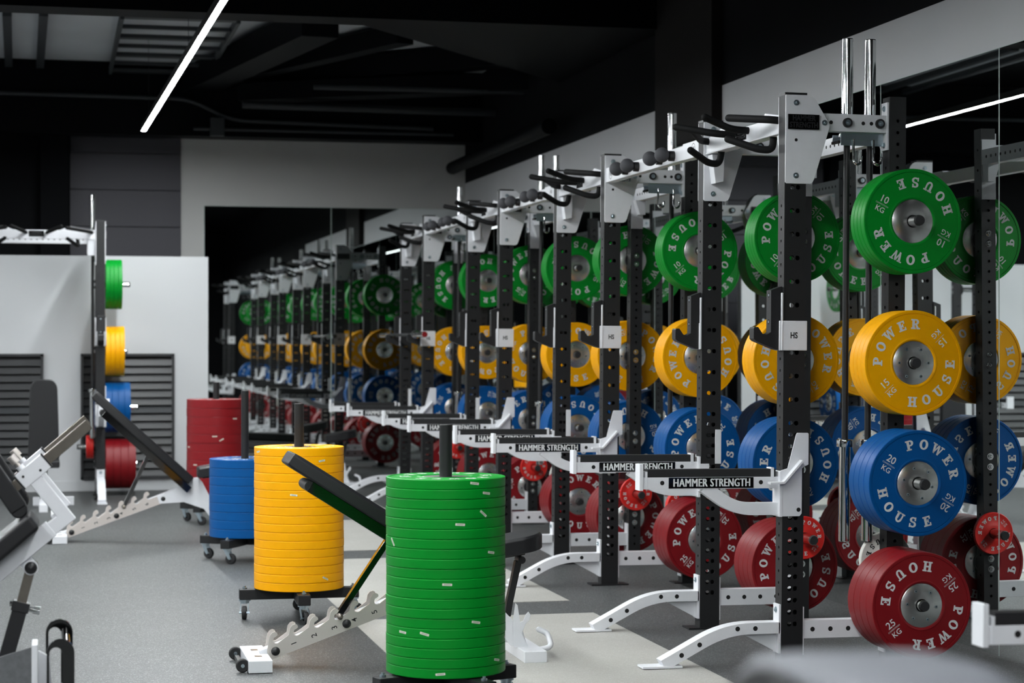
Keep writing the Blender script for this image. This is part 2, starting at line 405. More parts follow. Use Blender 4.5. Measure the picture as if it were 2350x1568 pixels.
def lettering(Rp, t, kg, comp=True, s=1.0, mname='letter'):
    mb = MB()
    for face in (-1, 1):
        yy = face*(t/2+.0004); sx = 1 if face < 0 else -1       # seen from outside each face
        def P(x, z): return Vector((x*sx, yy, z))
        hgt = .043*s
        for word, base, out in (('POWER', 0.0, True), ('HOUSE', pi, False)):
            for i, ch in enumerate(word):
                off = R(22.6)*(i-2)
                a = base+off if out else base-off           # clockwise from the top
                rr = .166*s
                cx, cz = rr*sin(a), rr*cos(a)
                if out: U, V = (cos(a), -sin(a)), (sin(a), cos(a))
                else: U, V = (-cos(a), sin(a)), (-sin(a), -cos(a))
                for poly in G[ch]:
                    pts = []
                    for gx, gy in poly:
                        gx = (gx-GW[ch]/2)*hgt*.98; gy = (gy-.5)*hgt
                        pts.append(P(cx+U[0]*gx+V[0]*gy, cz+U[1]*gx+V[1]*gy))
                    mb.add(pts, [list(range(len(pts)))], mname)
        for sg in (-1, 1):
            ox = .158*s*sg; up = -sg
            Uv = Vector((sx*up, 0, 0)); Vv = Vector((0, 0, up))
            put_text(mb, kg, .043*s, P(ox, .023*s*up), Uv, Vv, mname, .012)
            put_text(mb, 'KG', .033*s, P(ox, -.0235*s*up), Uv, Vv, mname, .012)
            if comp: put_text(mb, 'COMPETITION', .0095*s, P(ox, -.001*s*up), Uv, Vv, mname)
            else: mb.add([P(ox-.026*s, -.004*s), P(ox+.026*s, -.004*s), P(ox+.026*s, -.0025*s), P(ox-.026*s, -.0025*s)], [(0, 1, 2, 3)], mname)
    return mb.mesh('lettering', 0, recalc=False)
def plate_body(Rp, t, m, hub):
    h = t/2; e = .0032
    prof = [(hub, -h+.004), (hub+.003, -h+.0005), (hub+.009, -h-.0010), (hub+.013, -h+.0005), (hub+.016, -h+.001),
            (Rp*.925, -h+.001), (Rp*.93, -h+.0025), (Rp*.937, -h+.0025), (Rp*.942, -h), (Rp-e, -h), (Rp-e*.3, -h+e*.3), (Rp, -h+e)]
    prof = prof+[(r, -z) for r, z in prof[::-1]]
    mb = MB(); mb.lathe(prof, (0, 0, 0), (0, 1, 0), m, 72); return mb.mesh('bumper_plate', 15)
def hub_mesh(t, hub, bolts=True, m='steel'):
    h = t/2-.002; mb = MB()
    mb.lathe([(hub, -h+.002), (hub-.003, -h), (.0275, -h), (.0258, -h+.003), (.0258, h-.003), (.0275, h), (hub-.003, h), (hub, h-.002)], (0, 0, 0), (0, 1, 0), m, 56)
    if bolts:
        for i in range(6):
            a = 2*pi*i/6+.3
            for f in (-1, 1):
                c = Vector((.066*cos(a), f*h, .066*sin(a)))
                mb.cyl(c, c+Vector((0, f*.002, 0)), .0065, 'zinc', 10); mb.cyl(c+Vector((0, f*.002, 0)), c+Vector((0, f*.0022, 0)), .003, 'hole_shade', 6)
    return mb.mesh('hub', 40)
KINDS = {'green': ('10', .0363, 'green'), 'yellow': ('15', .0415, 'yellow'), 'blue': ('20', .0546, 'blue'), 'red': ('25', .066, 'red')}
PM = {}
for k, (kg, t, m) in KINDS.items():
    PM[k] = (plate_body(.225, t, m, .094), hub_mesh(t, .094, k != 'green'), lettering(.225, t, kg, k != 'yellow'), t)
def small_body(Rp, t, m):
    mb = MB(); h = t/2
    prof = [(.0258, -h), (.045, -h-.001), (.048, -h+.001), (Rp-.012, -h+.001), (Rp-.008, -h), (Rp-.003, -h), (Rp, -h+.004)]
    prof += [(r, -z) for r, z in prof[::-1]]
    mb.lathe(prof, (0, 0, 0), (0, 1, 0), m, 56, close=True); return mb.mesh('change_plate', 50)
SM = {'2.5': (small_body(.105, .021, 'brightred'), lettering(.105, .021, '2.5', False, .46)),
      '5': (small_body(.120, .028, 'plwhite'), lettering(.12, .028, '5', False, .52, 'blackletter'))}
def new(name, data, parent=None):
    o = bpy.data.objects.new(name, data); C.objects.link(o)
    if parent is not None: o.parent = parent
    return o
def bumper(kind, Mx, spin, label, group):
    b, h, l, t = PM[kind]
    o = new('bumper_plate', b); o.matrix_world = Mx @ Matrix.Rotation(spin, 4, 'Y')
    new('hub', h, o); new('lettering', l, o)
    return tag(o, label, 'weight plate', group)
def change_plate(kind, Mx, spin, label, group):
    b, l = SM[kind]; o = new('change_plate', b); o.matrix_world = Mx @ Matrix.Rotation(spin, 4, 'Y'); new('lettering', l, o)
    return tag(o, label, 'weight plate', group)

# ---------------------------------------------------------------- the half rack
H = 2.462; WD = 1.10; XR = .472          # height, A-to-B spacing, front-to-rear spacing
FX, FY, RS = .097, .0762, .0762          # front upright section, rear upright section
PEGZ = {'green': 1.909, 'yellow': 1.303, 'blue': .793, 'red': .281}
def front_upright():
    mb = MB(); rows = []
    z = 1.7505
    zs = [1.7505+.1016*k for k in range(-7, 4)]; lowz = 1.7505-.1016*7
    zl = lowz-.0508
    while zl > .16: zs.append(zl); zl -= .0508
    hs = [(u, v, .0108) for v in zs for u in (-.0125, .0125)]
    for s in (-1, 1):
        mb.hole_panel((0, s*FY/2, 0), (1, 0, 0), (0, 0, 1), (0, s, 0), FX, .006, H-.012, hs, 'black')
    sh = []; z = .30
    while z < 2.02: sh.append((0, z, .0065)); z += .0508
    for s in (-1, 1):
        mb.hole_panel((s*FX/2, 0, 0), (0, 1, 0), (0, 0, 1), (s, 0, 0), FY, .006, H-.012, sh, 'black')
    mb.box((0, 0, .004), (FX+.12, FY+.03, .008), 'black')
    return mb
def rear_upright():
    mb = MB(); hs = []; z = .12
    while z < 2.40: hs.append((0, z, .0075)); z += .0508
    for s in (-1, 1):
        mb.hole_panel((0, s*RS/2, 0), (1, 0, 0), (0, 0, 1), (0, s, 0), RS, .006, H-.006, hs, 'black')
        mb.hole_panel((s*RS/2, 0, 0), (0, 1, 0), (0, 0, 1), (s, 0, 0), RS, .006, H-.006, hs[::2], 'black')
    mb.box((0, 0, .004), (RS+.10, RS+.03, .008), 'black')
    mb.box((0, 0, H-.004), (RS, RS, .004), 'black')
    return mb
def bolt(mb, p, d, r=.009, h=.007, m='zinc'):
    p, d = Vector(p), Vector(d)
    mb.cyl(p, p+d*.002, r*1.5, m, 12); mb.cyl(p+d*.002, p+d*h, r, m, 6); mb.cyl(p+d*h, p+d*(h+.003), r*.7, m, 8, r*.4)
def painted_holes(mb, pts, yy, r, s=(0, -1, 0)):  # flat dark discs painted as the shade of holes, nothing is cut
    for (x, z) in pts:
        p = Vector((x, yy, z)); d = Vector(s); mb.cyl(p+d*.0006, p-d*.001, r, 'hole_shade', 14)
MU = front_upright().mesh('upright', 30); MR = rear_upright().mesh('upright', 30)
marks = MB()
for k in range(24):
    z = .62+.0508*k+.0254
    if z < 2.0: put_text(marks, str(k+1), .026, (-FX/2-.0006, 0, z), (0, -1, 0), (0, 0, 1), 'darkmark', .01)
put_text(marks, 'HS', .075, (-FX/2-.0006, 0, 2.015), (0, -1, 0), (0, 0, 1), 'darkmark', .02, .8)
MMARK = marks.mesh('height_numbers', 0, recalc=False)
cap = MB(); cap.box((0, 0, H-.006), (FX+.004, FY+.004, .012), 'satin'); MCAP = cap.mesh('upright_cap', 0)
GPOLY = [(-FX/2, 2.452), (.062, 2.452), (.078, 2.444), (.090, 2.431), (.154, 2.328), (.152, 2.312), (.084, 2.091), (.076, 2.076), (.064, 2.070), (-FX/2+.006, 2.070), (-FX/2, 2.076)]
def frame_parts(s, y0):
    """parts of one side frame; s=-1: outer face towards -y, +1: towards +y.  returns [(name, mesh, loc, bevel, [subparts])]"""
    P = []
    P.append(('upright', MU, (0, y0, 0), 0, [('upright_cap', MCAP, 0), ('height_numbers', MMARK, 0)]))
    P.append(('upright', MR, (XR, y0, 0), 0, []))
    # gusset plates on both faces of the front upright
    for f in (-1, 1):
        g = MB(); a = f*(FY/2); g.prism(GPOLY, a, a+f*.006, 'white')
        b = MB()
        for (x, z) in ((0, 2.418), (0, 2.105), (.130, 2.336)): bolt(b, (x, a+f*.006, z), (0, f, 0), .0085)
        painted_holes(b, [(0, 2.258)], a+f*.006, .007, (0, f, 0))
        sub = [('bolts', b.mesh('bolts'), 0)]
        if f == s:
            q = MB(); q.box((.032, a+f*.009, 2.336), (.142, .008, .064), 'gloss')
            ux = 1 if f < 0 else -1
            for t, dz in (('HAMMER', .0145), ('STRENGTH', -.0145)):
                vs, fs = text_tris(t, .033, .03, .78)
                for off in (0, .0025):
                    q.add([Vector((.032+ux*u, a+f*(.0132+off), 2.336+dz+v)) for u, v in vs], fs, 'vinyl')
            sub.append(('badge', q.mesh('badge', 0), .001))
        else:
            q = MB()  # welded gusset tube under the pull-up beam
            q.prism([(-.03, 2.29), (.035, 2.29), (.03, 2.16), (-.012, 2.15)], a+f*.006, a+f*.075, 'white')
            sub.append(('gusset', q.mesh('gusset', 0), .003))
        P.append(('gusset_plate', g.mesh('gusset_plate', 0), (0, y0, 0), .0015, sub))
    # top beam front to rear
    t = MB(); t.box(((FX/2+XR-RS/2)/2, 0, 2.341), (XR-RS/2-FX/2-.008, .05, .076), 'white')
    t.box((XR-RS/2-.005, 0, 2.332), (.009, .062, .208), 'white')
    painted_holes(t, [(.167, 2.341), (.316, 2.341), (.354, 2.341)], -.0252, .0085); painted_holes(t, [(.165, 2.341), (.300, 2.341), (.337, 2.341)], .0252, .0085, (0, 1, 0))
    b = MB()
    for x in (.241, .392):
        for f in (-1, 1):
            b.cyl((x, f*.025, 2.341), (x, f*.037, 2.341), .021, 'rubber', 20); b.cyl((x, f*.037, 2.341), (x, f*.0375, 2.341), .012, 'hole_shade', 14)
            bolt(b, (x, f*.0375, 2.341), (0, f, 0), .008)
    for z in (2.41, 2.25): bolt(b, (XR-RS/2-.0095, 0, z), (-1, 0, 0), .009)
    P.append(('top_beam', t.mesh('top_beam', 30), (0, y0, 0), .002, [('bolts', b.mesh('bolts'), 0)]))
    # base beam
    t = MB(); t.box(((FX/2+XR-RS/2)/2, 0, .150), (XR-RS/2-FX/2-.01, .055, .078), 'white')
    t.box((FX/2+.004, 0, .145), (.008, .066, .206), 'white'); t.box((XR-RS/2-.004, 0, .145), (.008, .066, .206), 'white')
    for f in (-1, 1): painted_holes(t, [(.098+.082*k, .150) for k in range(4)], f*.0277, .0105, (0, f, 0))
    P.append(('base_beam', t.mesh('base_beam', 30), (0, y0, 0), .0025, []))
    # front foot
    t = MB()
    path = fillet([(-FX/2-.004, 0, .160), (-.295, 0, .160), (-.575, 0, .012)], .16, 8)
    t.sweep_rect(path, .0345, .0245, 'white')
    t.box((-FX/2-.006, 0, .155), (.010, .069, .210), 'white')
    t.prism([(-FX/2-.01, .138), (-.215, .138), (-.205, .130), (-FX/2-.01, .052)], -.004, .004, 'white')
    t.box((-.580, 0, .0055), (.175, .085, .009), 'white')
    hp = []
    for fx, fz in ((-.165, .160), (-.245, .160)): hp.append((fx, fz))
    for k in (0, 1): hp.append((-.415-.080*k, .0965-.0425*k))
    for f in (-1, 1): painted_holes(t, hp, f*.0347, .0105, (0, f, 0))
    b = MB(); bolt(b, (-FX/2-.011, 0, .235), (-1, 0, 0), .009); b.cyl((-FX/2-.011+.012, 0, .235), (-FX/2+.02, 0, .235), .008, 'zinc', 8)
    P.append(('front_foot', t.mesh('front_foot', 35), (0, y0, 0), .0025, [('bolts', b.mesh('bolts'), 0)]))
    # weight pegs
    for kk, z in PEGZ.items():
        q = MB(); a = s*RS/2; PL = dict(green=.225, yellow=.20, blue=.30, red=.30)[kk]
        q.cyl((XR, y0+a, z), (XR, y0+a+s*PL, z), .0243, 'chrome', 24)
        q.cyl((XR, y0+a, z), (XR, y0+a+s*.014, z), .05, 'rubber', 24)
        for dz in (-.026, .026): bolt(q, (XR, y0-a, z+dz*1.0), (0, -s, 0), .0115, .008, 'chrome')
        c = MB(); c.cyl((XR, y0+a+s*(PL-.0005), z), (XR, y0+a+s*(PL+.012), z), .0238, 'rubber', 24, .0205)
        P.append(('weight_peg', q.mesh('weight_peg'), (0, 0, 0), 0, [('end_cap', c.mesh('end_cap'), 0)]))
    q = MB(); a = -s*RS/2; z = .437
    q.cyl((XR, y0+a, z), (XR, y0+a-s*.15, z), .0243, 'chrome', 24); q.cyl((XR, y0+a, z), (XR, y0+a-s*.012, z), .045, 'rubber', 24)
    c = MB(); c.cyl((XR, y0+a-s*.1495, z), (XR, y0+a-s*.16, z), .0238, 'rubber', 24, .0205)
    P.append(('weight_peg', q.mesh('weight_peg'), (0, 0, 0), 0, [('end_cap', c.mesh('end_cap'), 0)]))
    return P
def grip(path, r=.0165):
    m = MB(); m.tube(path, r, 'grip', 14); return m.mesh('grip_handle', 60)
def bridge_parts():
    P = []
    t = MB(); cy = WD/2
    t.box((-.012, cy, 2.335), (.05, WD-FY-.012, .072), 'white')
    t.box((-.012, cy, 2.296), (.06, WD-FY-.012, .006), 'white')
    for f in (-1, 1):
        t.prism([(cy+f*.20, 2.372), (cy+f*.29, 2.405), (cy+f*.50, 2.372)], -.03, .006, 'white', 'x')
    q = MB(); q.box((-.0385, cy, 2.338), (.004, .13, .052), 'gloss')
    put_text(q, 'HAMMER', .026, (-.0412, cy, 2.349), (0, -1, 0), (0, 0, 1), 'satin', .02, .9); put_text(q, 'STRENGTH', .026, (-.0412, cy, 2.326), (0, -1, 0), (0, 0, 1), 'satin', .02, .9)
    P.append(('pull_up_beam', t.mesh('pull_up_beam', 0), (0, 0, 0), .003, [('badge', q.mesh('badge', 0), 0)]))
    for f in (-1, 1):
        Y = lambda d: cy+f*d
        P.append(('grip_handle', grip(fillet([(-.02, Y(.475), 2.352), (-.075, Y(.47), 2.356), (-.19, Y(.26), 2.382)], .07, 6)), (0, 0, 0), 0, []))
        P.append(('grip_handle', grip(fillet([(-.03, Y(.09), 2.348), (-.12, Y(.10), 2.350), (-.285, Y(.21), 2.388)], .09, 6)), (0, 0, 0), 0, []))
        P.append(('grip_handle', grip(fillet([(-.012, Y(.35), 2.298), (-.02, Y(.36), 2.235), (-.08, Y(.345), 2.238), (-.195, Y(.265), 2.288)], .06, 6)), (0, 0, 0), 0, []))
    t = MB(); z = 2.315
    t.box((XR+.012, cy, z), (.05, WD-RS-.01, .076), 'white')
    for k in range(-9, 10):
        for f in (-1, 1): t.cyl((XR+.012+f*.0256, cy+k*.0508, z), (XR+.012+f*.024, cy+k*.0508, z), .0085, 'hole_shade', 10)
    for f in (-1, 1): t.box((XR, cy+f*(WD/2-RS/2-.004), 2.255), (.075, .008, .30), 'white'); t.prism([(XR-.03, 2.28), (XR+.035, 2.28), (XR+.035, 2.19), (XR+.0, 2.19)], cy+f*(WD/2-RS/2-.008), cy+f*(WD/2-RS/2-.07), 'white')
    P.append(('rear_crossmember', t.mesh('rear_crossmember', 0), (0, 0, 0), .002, []))
    # zinc holder that hangs the barbells, on frame A
    t = MB(); hy = .060
    t.box((.335, hy, 2.275), (.215, .095, .012), 'zinc'); t.box((.335, hy-.0455, 2.291), (.215, .005, .04), 'zinc'); t.box((.335, hy-.0455, 2.262), (.215, .003, .03), 'zinc')
    t.box((.335, hy+.0455, 2.285), (.215, .005, .03), 'zinc'); t.box((.225, hy, 2.263), (.012, .08, .012), 'satin'); t.box((.335, .018, 2.300), (.2, .02, .006), 'zinc')
    sub = []
    for x in (.285, .378, .455):
        k = MB(); yy = hy-.052
        k.tube([(x, yy, 2.272), (x, yy, 2.185)]+[(x+.017-.017*cos(a), yy-.004, 2.185-.02*sin(a)) for a in (R(30), R(60), R(90), R(120), R(150), R(180))]+[(x+.034, yy-.006, 2.198)], .006, 'chrome', 10)
        sub.append(('hook', k.mesh('hook'), 0))
    P.append(('barbell_holder', t.mesh('barbell_holder', 0), (0, 0, 0), .001, sub))
    return P
def add_parts(root, P):
    for name, me, loc, bev, sub in P:
        o = new(name, me, root); o.location = loc
        for n2, m2, b2 in sub:
            k = new(n2, m2, o)
            if b2:
                b = k.modifiers.new('bevel', 'BEVEL'); b.width = b2; b.segments = 2; b.limit_method = 'ANGLE'; b.angle_limit = R(40)
        if bev:
            b = o.modifiers.new('bevel', 'BEVEL'); b.width = bev; b.segments = 2; b.limit_method = 'ANGLE'; b.angle_limit = R(40)
RACKP = frame_parts(-1, 0.0)+frame_parts(1, WD)+bridge_parts()

# safety arm, bar hook, barbell ------------------------------------------------
def arm_mesh_parts(s):
    """s=-1 bracket plate on the -y face. origin: front upright axis at floor"""
    f = s; a = f*(FY/2+.002)
    t = MB()
    # bracket plate on the outer face, cheek round the aisle face, tail plate
    pl = [(-FX/2-.012, .640), (-FX/2-.012, .836), (-.028, .846), (.010, .992), (.014, .998), (.062, .998), (.066, .994), (.066, .862), (.045, .852), (.037, .845), (.037, .652), (.027, .640)]
    t.prism(pl, a, a+f*.007, 'white')
    t.box((-FX/2-.010, a-f*(FY/2+.002)+f*.004, .736), (.012, FY+.014, .196), 'white')
    pb = [(-FX/2-.012, .655), (-FX/2-.012, .80), (-.01, .80), (-.01, .655)]
    t.prism(pb, -a, -a-f*.006, 'white')
    t.prism([(.02, .80), (.02, .965), (.05, .965), (.05, .80)], -a, -a-f*.006, 'white')
    # diagonal rib
    rib = [(-.118, 0, .784), (-.055, 0, .786), (.030, 0, .880)]
    t.sweep_rect([(x, a+f*.022, z) for x, _, z in rib], .018, .005, 'white')
    # beam, lower bent brace, end posts
    t.box((-.365, 0, .7845), (.612, .052, .050), 'white')
    t.sweep_rect(fillet([(-FX/2-.01, 0, .671), (-.255, 0, .671), (-.395, 0, .768)], .12, 8), .024, .0265, 'white')
    t.box((-.678, 0, .810), (.016, .066, .112), 'white'); t.box((-.655, 0, .797), (.010, .056, .074), 'white')
    t.box((-FX/2-.012-.03, 0, .822), (.014, .056, .054), 'white')
    for q in (-1, 1): painted_holes(t, [(-.584, .786), (-.142, .786)], q*.0262, .0095, (0, q, 0))
    painted_holes(t, [(.022, .668)], a+f*.007, .0095, (0, f, 0))
    pad = MB(); pad.box((-.362, 0, .826), (.574, .050, .034), 'rubber')
    lab = MB()
    for q in (-1, 1):
        lab.box((-.366, q*.0267, .7855), (.380, .0012, .046), 'gloss'); ux = -q
        for e in (-.0016, 0, .0016):
            put_text(lab, 'HAMMER', .0485, (-.366-ux*.094+e, q*.0275, .7845), (ux, 0, 0), (0, 0, 1), 'letter', 0, .74, 'CENTER', 1.08)
            put_text(lab, 'STRENGTH', .0485, (-.366+ux*.086+e, q*.0275, .7845), (ux, 0, 0), (0, 0, 1), 'letter', 0, .715, 'CENTER', 1.06)
    return t.mesh('safety_arm', 35), pad.mesh('pad', 0), lab.mesh('name_strip', 0, recalc=False)
ARM = {s: arm_mesh_parts(s) for s in (-1, 1)}
def safety_arm(Mx, s, label, dz=0.0):
    t, pad, lab = ARM[s]
    root = new('safety_arm', t); root.matrix_world = Mx @ Matrix.Translation((0, 0, dz))
    b = root.modifiers.new('bevel', 'BEVEL'); b.width = .0025; b.segments = 2; b.limit_method = 'ANGLE'; b.angle_limit = R(40)
    new('pad', pad, root); new('name_strip', lab, root)
    return tag(root, label, 'safety arm', 'white safety spotter arms on the racks')
def hook_parts(s):
    f = s; a = f*(FY/2+.002); t = MB()
    o = -FX/2-.012
    t.box((-.008, a+f*.004, 1.416), (.128, .007, .128), 'white'); t.box((o+.002, f*.006, 1.416), (.008, FY+.012, .128), 'white')
    t.box((o+.002, a+f*.004, 1.540), (.010, .008, .12), 'white')
    t.box((o+.002, -a-f*.004, 1.478), (.010, .008, .25), 'white')
    k = MB()
    poly = [(o+.006, 1.628), (-.103, 1.610), (-.103, 1.430), (-.120, 1.420), (-.140, 1.423), (-.160, 1.452), (-.176, 1.452), (-.180, 1.446), (-.180, 1.402), (-.170, 1.392), (-.078, 1.356), (o+.006, 1.352)]
    k.prism(poly, -.028, .028, 'satin')
    k.box((o+.010, 0, 1.49), (.004, FY+.01, .26), 'satin')
    for z in (1.475, 1.59): k.cyl((-.1035, 0, z), (-.1015, 0, z), .011, 'hole_shade', 14); k.cyl((-.1037, 0, z), (-.1033, 0, z), .006, 'zinc', 10)
    q = MB(); ux = -f; put_text(q, 'HS', .036, (-.005, a+f*.0082, 1.416), (ux, 0, 0), (0, 0, 1), 'blackletter', .03, .8)
    return t.mesh('sleeve', 30), k.mesh('bar_hook', 30), q.mesh('lettering', 0, recalc=False)
HOOK = {s: hook_parts(s) for s in (-1, 1)}
def bar_hook(Mx, s, label):
    t, k, q = HOOK[s]; root = new('bar_hook', k); root.matrix_world = Mx
    for o in (root,):
        b = o.modifiers.new('bevel', 'BEVEL'); b.width = .004; b.segments = 2; b.limit_method = 'ANGLE'; b.angle_limit = R(40)
    sl = new('sleeve', t, root); b = sl.modifiers.new('bevel', 'BEVEL'); b.width = .003; b.segments = 2; b.limit_method = 'ANGLE'; b.angle_limit = R(40)
    new('lettering', q, sl)
    return tag(root, label, 'bar hook', 'black bar hooks on the racks')
def barbell_mesh():
    sh = MB(); sh.cyl((0, 0, -.66), (0, 0, .66), .0142, 'satin', 16)
    kn = MB()
    sl = []
    for f in (-1, 1):
        m = MB(); m.lathe([(.0145, f*.655), (.036, f*.655), (.037, f*.660), (.037, f*.682), (.036, f*.686), (.0252, f*.687), (.0252, f*1.098), (.0235, f*1.10), (.001, f*1.10)], (0, 0, 0), (0, 0, 1), 'chrome', 28)
        e = MB(); e.cyl((0, 0, f*1.0995), (0, 0, f*1.1025), .0225, 'satin', 24)
        sl.append((m.mesh('sleeve'), e.mesh('end_cap')))
    e = MB(); e.cyl((0, 0, -1.0995), (0, 0, -1.1035), .0225, 'red', 24)
    return sh.mesh('shaft'), sl, e.mesh('end_cap')
BB = barbell_mesh()
def barbell(Mx, label, red=False):
    root = new('barbell', BB[0]); root.matrix_world = Mx
    for i, (m, e) in enumerate(BB[1]):
        o = new('sleeve', m, root); k = new('end_cap', BB[2] if (red and i == 0) else e, o)
    return tag(root, label, 'barbell', 'barbells stored on the racks')

# ---------------------------------------------------------------- place the racks
XF = 3.114; LEAN = Matrix.Translation((0, 0, 2.1)) @ Matrix.Rotation(R(.45), 4, 'Y') @ Matrix.Translation((0, 0, -2.1))
RK = [('nearest', 8.108, XF), ('second', 10.978, XF), ('third', 13.70, XF), ('farthest', 16.64, XF), ('front', 3.70, 3.055)]
RNAME = {'nearest': 'nearest full rack', 'second': 'second rack', 'third': 'third rack', 'farthest': 'farthest rack', 'front': 'rack at right edge', 'left': 'rack by louvred partition'}
RLABEL = {'nearest': 'black half rack with white feet, nearest of the row along the mirror',
          'second': 'black half rack with white feet, second in the row along the mirror',
          'third': 'black half rack with white feet, third in the row along the mirror',
          'farthest': 'black half rack with white feet, farthest in the row along the mirror',
          'front': 'black half rack cropped at the right edge, only its arm showing',
          'left': 'black half rack on the left, standing before the louvred white partition'}
root0 = None
SPIN = {('nearest', -1): dict(green=206, yellow=317, blue=31, red=143),
        ('second', -1): dict(green=140, yellow=255, blue=305, red=310),
        ('nearest', 1): dict(green=310, yellow=60, blue=250, red=300),
        ('third', -1): dict(green=200, yellow=25, blue=190, red=0), ('second', 1): dict(green=120, yellow=75, blue=165, red=110)}
def place_rack(key, Mx):
    global root0
    if root0 is None:
        root = empty('power_rack'); add_parts(root, RACKP); root0 = root
        tree = [(o, kids(o)) for o in kids(root)]
        place_rack.tree = tree
    else:
        root = root0.copy(); C.objects.link(root)
        for o, ks in place_rack.tree:
            c = o.copy(); C.objects.link(c); c.parent = root
            for k in ks:
                d = k.copy(); C.objects.link(d); d.parent = c
    root.matrix_world = Mx
    tag(root, RLABEL[key], 'power rack', 'half racks in the gym')
    frames = ((-1, 0.0, 'near'), (1, WD, 'far')) if key != 'left' else ((-1, 0.0, 'right'), (1, WD, 'left'))
    for s, y0, post in frames:
        T = Mx @ Matrix.Translation((0, y0, 0))
        dz = -.165 if key == 'front' else 0.0
        safety_arm(T, s, f'white safety arm with black pad on the {post} upright, {RNAME[key]}', dz)
        bar_hook(T, s, f'black bar hook in white sleeve on the {post} upright, {RNAME[key]}')
        if key == 'left' and s == 1: continue
        for kind, z in PEGZ.items():
            kg, t, _ = KINDS[kind]; y = s*(RS/2+.016)
            for k in range(4):
                yy = y+s*t/2; y += s*(t+.0004)
                front = (3-k) if s < 0 else k                     # counted from the camera
                word = ['frontmost', 'second', 'third', 'rearmost'][front]
                if key == 'left': word = ['innermost', 'second', 'third', 'outermost'][k]
                sp = SPIN.get((key, s), {}).get(kind)
                show = (k == 3) if s < 0 else (k == 0)
                if sp is None or not show: sp = random.uniform(0, 360)
                if key == 'left': lab = f'{kind} bumper plate edge-on, {word} of four on the {RNAME[key]}'
                else: lab = f'{kind} {kg} kg plate, {word} of four on {post} post, {RNAME[key]}'
                bumper(kind, T @ Matrix.Translation((XR, yy, z)), R(sp), lab, f'{kind} bumper plates hung on the racks')
        # change plates on the inner peg
        yi = -s*(RS/2+.014)
        small = ['2.5'] if s > 0 else (['5'] if key in ('nearest', 'third') else ['2.5', '2.5'])
        if key == 'left': small = ['2.5', '2.5', '2.5']
        for n, kd in enumerate(small):
            th = .021 if kd == '2.5' else .028
            word = ['', 'outer ', 'outermost '][n] if len(small) > 1 else ''
            if len(small) > 1 and n == 0: word = 'inner '
            change_plate(kd, T @ Matrix.Translation((XR, yi-s*th/2, .437)), R(48+random.uniform(-10, 10) if s > 0 else random.uniform(0, 360)),
                         f'{word}small {"bright red" if kd=="2.5" else "white"} {kd} kg plate on {post} post, {RNAME[key]}', 'small change plates on the racks')
            yi -= s*(th+.0005)
for key, YA, X in RK: place_rack(key, Matrix.Translation((X, YA, 0)) @ LEAN)
LX, LY = .415, 17.98
place_rack('left', Matrix.Translation((LX, LY, 0)) @ Matrix.Rotation(R(90), 4, 'Z'))
def hang(key, slot, label):
    if key == 'left': Mx = Matrix.Translation((LX, LY, 0)) @ Matrix.Rotation(R(90), 4, 'Z')
    else:
        YA, X = [(a, b) for k, a, b in RK if k == key][0]; Mx = Matrix.Translation((X, YA, 0)) @ LEAN
    barbell(Mx @ Matrix.Translation(((.276, .383)[slot], .060, 1.618)), label)
hang('nearest', 0, 'upright hanging barbell nearest the front upright of the nearest full rack')
hang('nearest', 1, 'upright hanging barbell nearest the rear upright of the nearest full rack')
hang('second', 1, 'single barbell hanging upright on the second rack')
hang('third', 0, 'upright barbell on the third rack, nearer its front upright')
hang('third', 1, 'upright barbell on the third rack, nearer its rear upright')
hang('farthest', 0, 'single barbell hanging upright on the farthest rack')
hang('left', 1, 'barbell hanging upright on the rack by the louvred partition')
barbell(Matrix.Translation((XF-.135, 16.64+WD/2, 1.449)) @ Matrix.Rotation(R(90), 4, 'X') @ Matrix.Rotation(pi, 4, 'X'), 'red-capped barbell resting level in the bar hooks of the farthest rack', True)
# beams with round grips between racks
def ball_beam(y0, y1, label):
    cy = (y0+y1)/2; L = y1-y0
    root = empty('crossbeam', (XF-.012, cy, 0))
    t = MB(); t.box((0, 0, 2.335), (.05, L-FY-.012, .072), 'white')
    for f in (-1, 1): t.box((0, f*(L/2-FY/2-.14), 2.338), (.054, .27, .082), 'white')
    t.build('beam', root, bevel=.003, smooth=0)
    for yy in (-.42, -.21, .21, .42):
        g = MB(); g.cyl((-.024, yy, 2.333), (-.052, yy, 2.333), .026, 'satin', 20); g.sphere((-.088, yy, 2.338), .0385, 'foam', 24, 14); g.build('ball_grip', root, smooth=70)
    for f in (-1, 1):
        q = MB(); prof = []
        yy = f*(L/2-.14)
        q.add([(-.0278, yy+r*cos(a), 2.338+r*sin(a)) for a in [2*pi*i/24 for i in range(24)] for r in (.027, .030)], [(2*i, 2*i+1, (2*i+3) % 48, (2*i+2) % 48) for i in range(24)], 'darkmark')
        put_text(q, 'HS', .03, (-.0278, yy, 2.338), (0, -1, 0), (0, 0, 1), 'darkmark', .02); q.build('emblem', root, smooth=0, recalc=False)
    tag(root, label, 'crossbeam', 'ball grip beams linking the racks')
ball_beam(RK[0][1]+WD, RK[1][1], 'white crossbeam with four ball grips between the nearest and second racks')
ball_beam(RK[1][1]+WD, RK[2][1], 'white crossbeam with four ball grips between the second and third racks')
ball_beam(RK[2][1]+WD, RK[3][1], 'white crossbeam with four ball grips between the third and farthest racks')

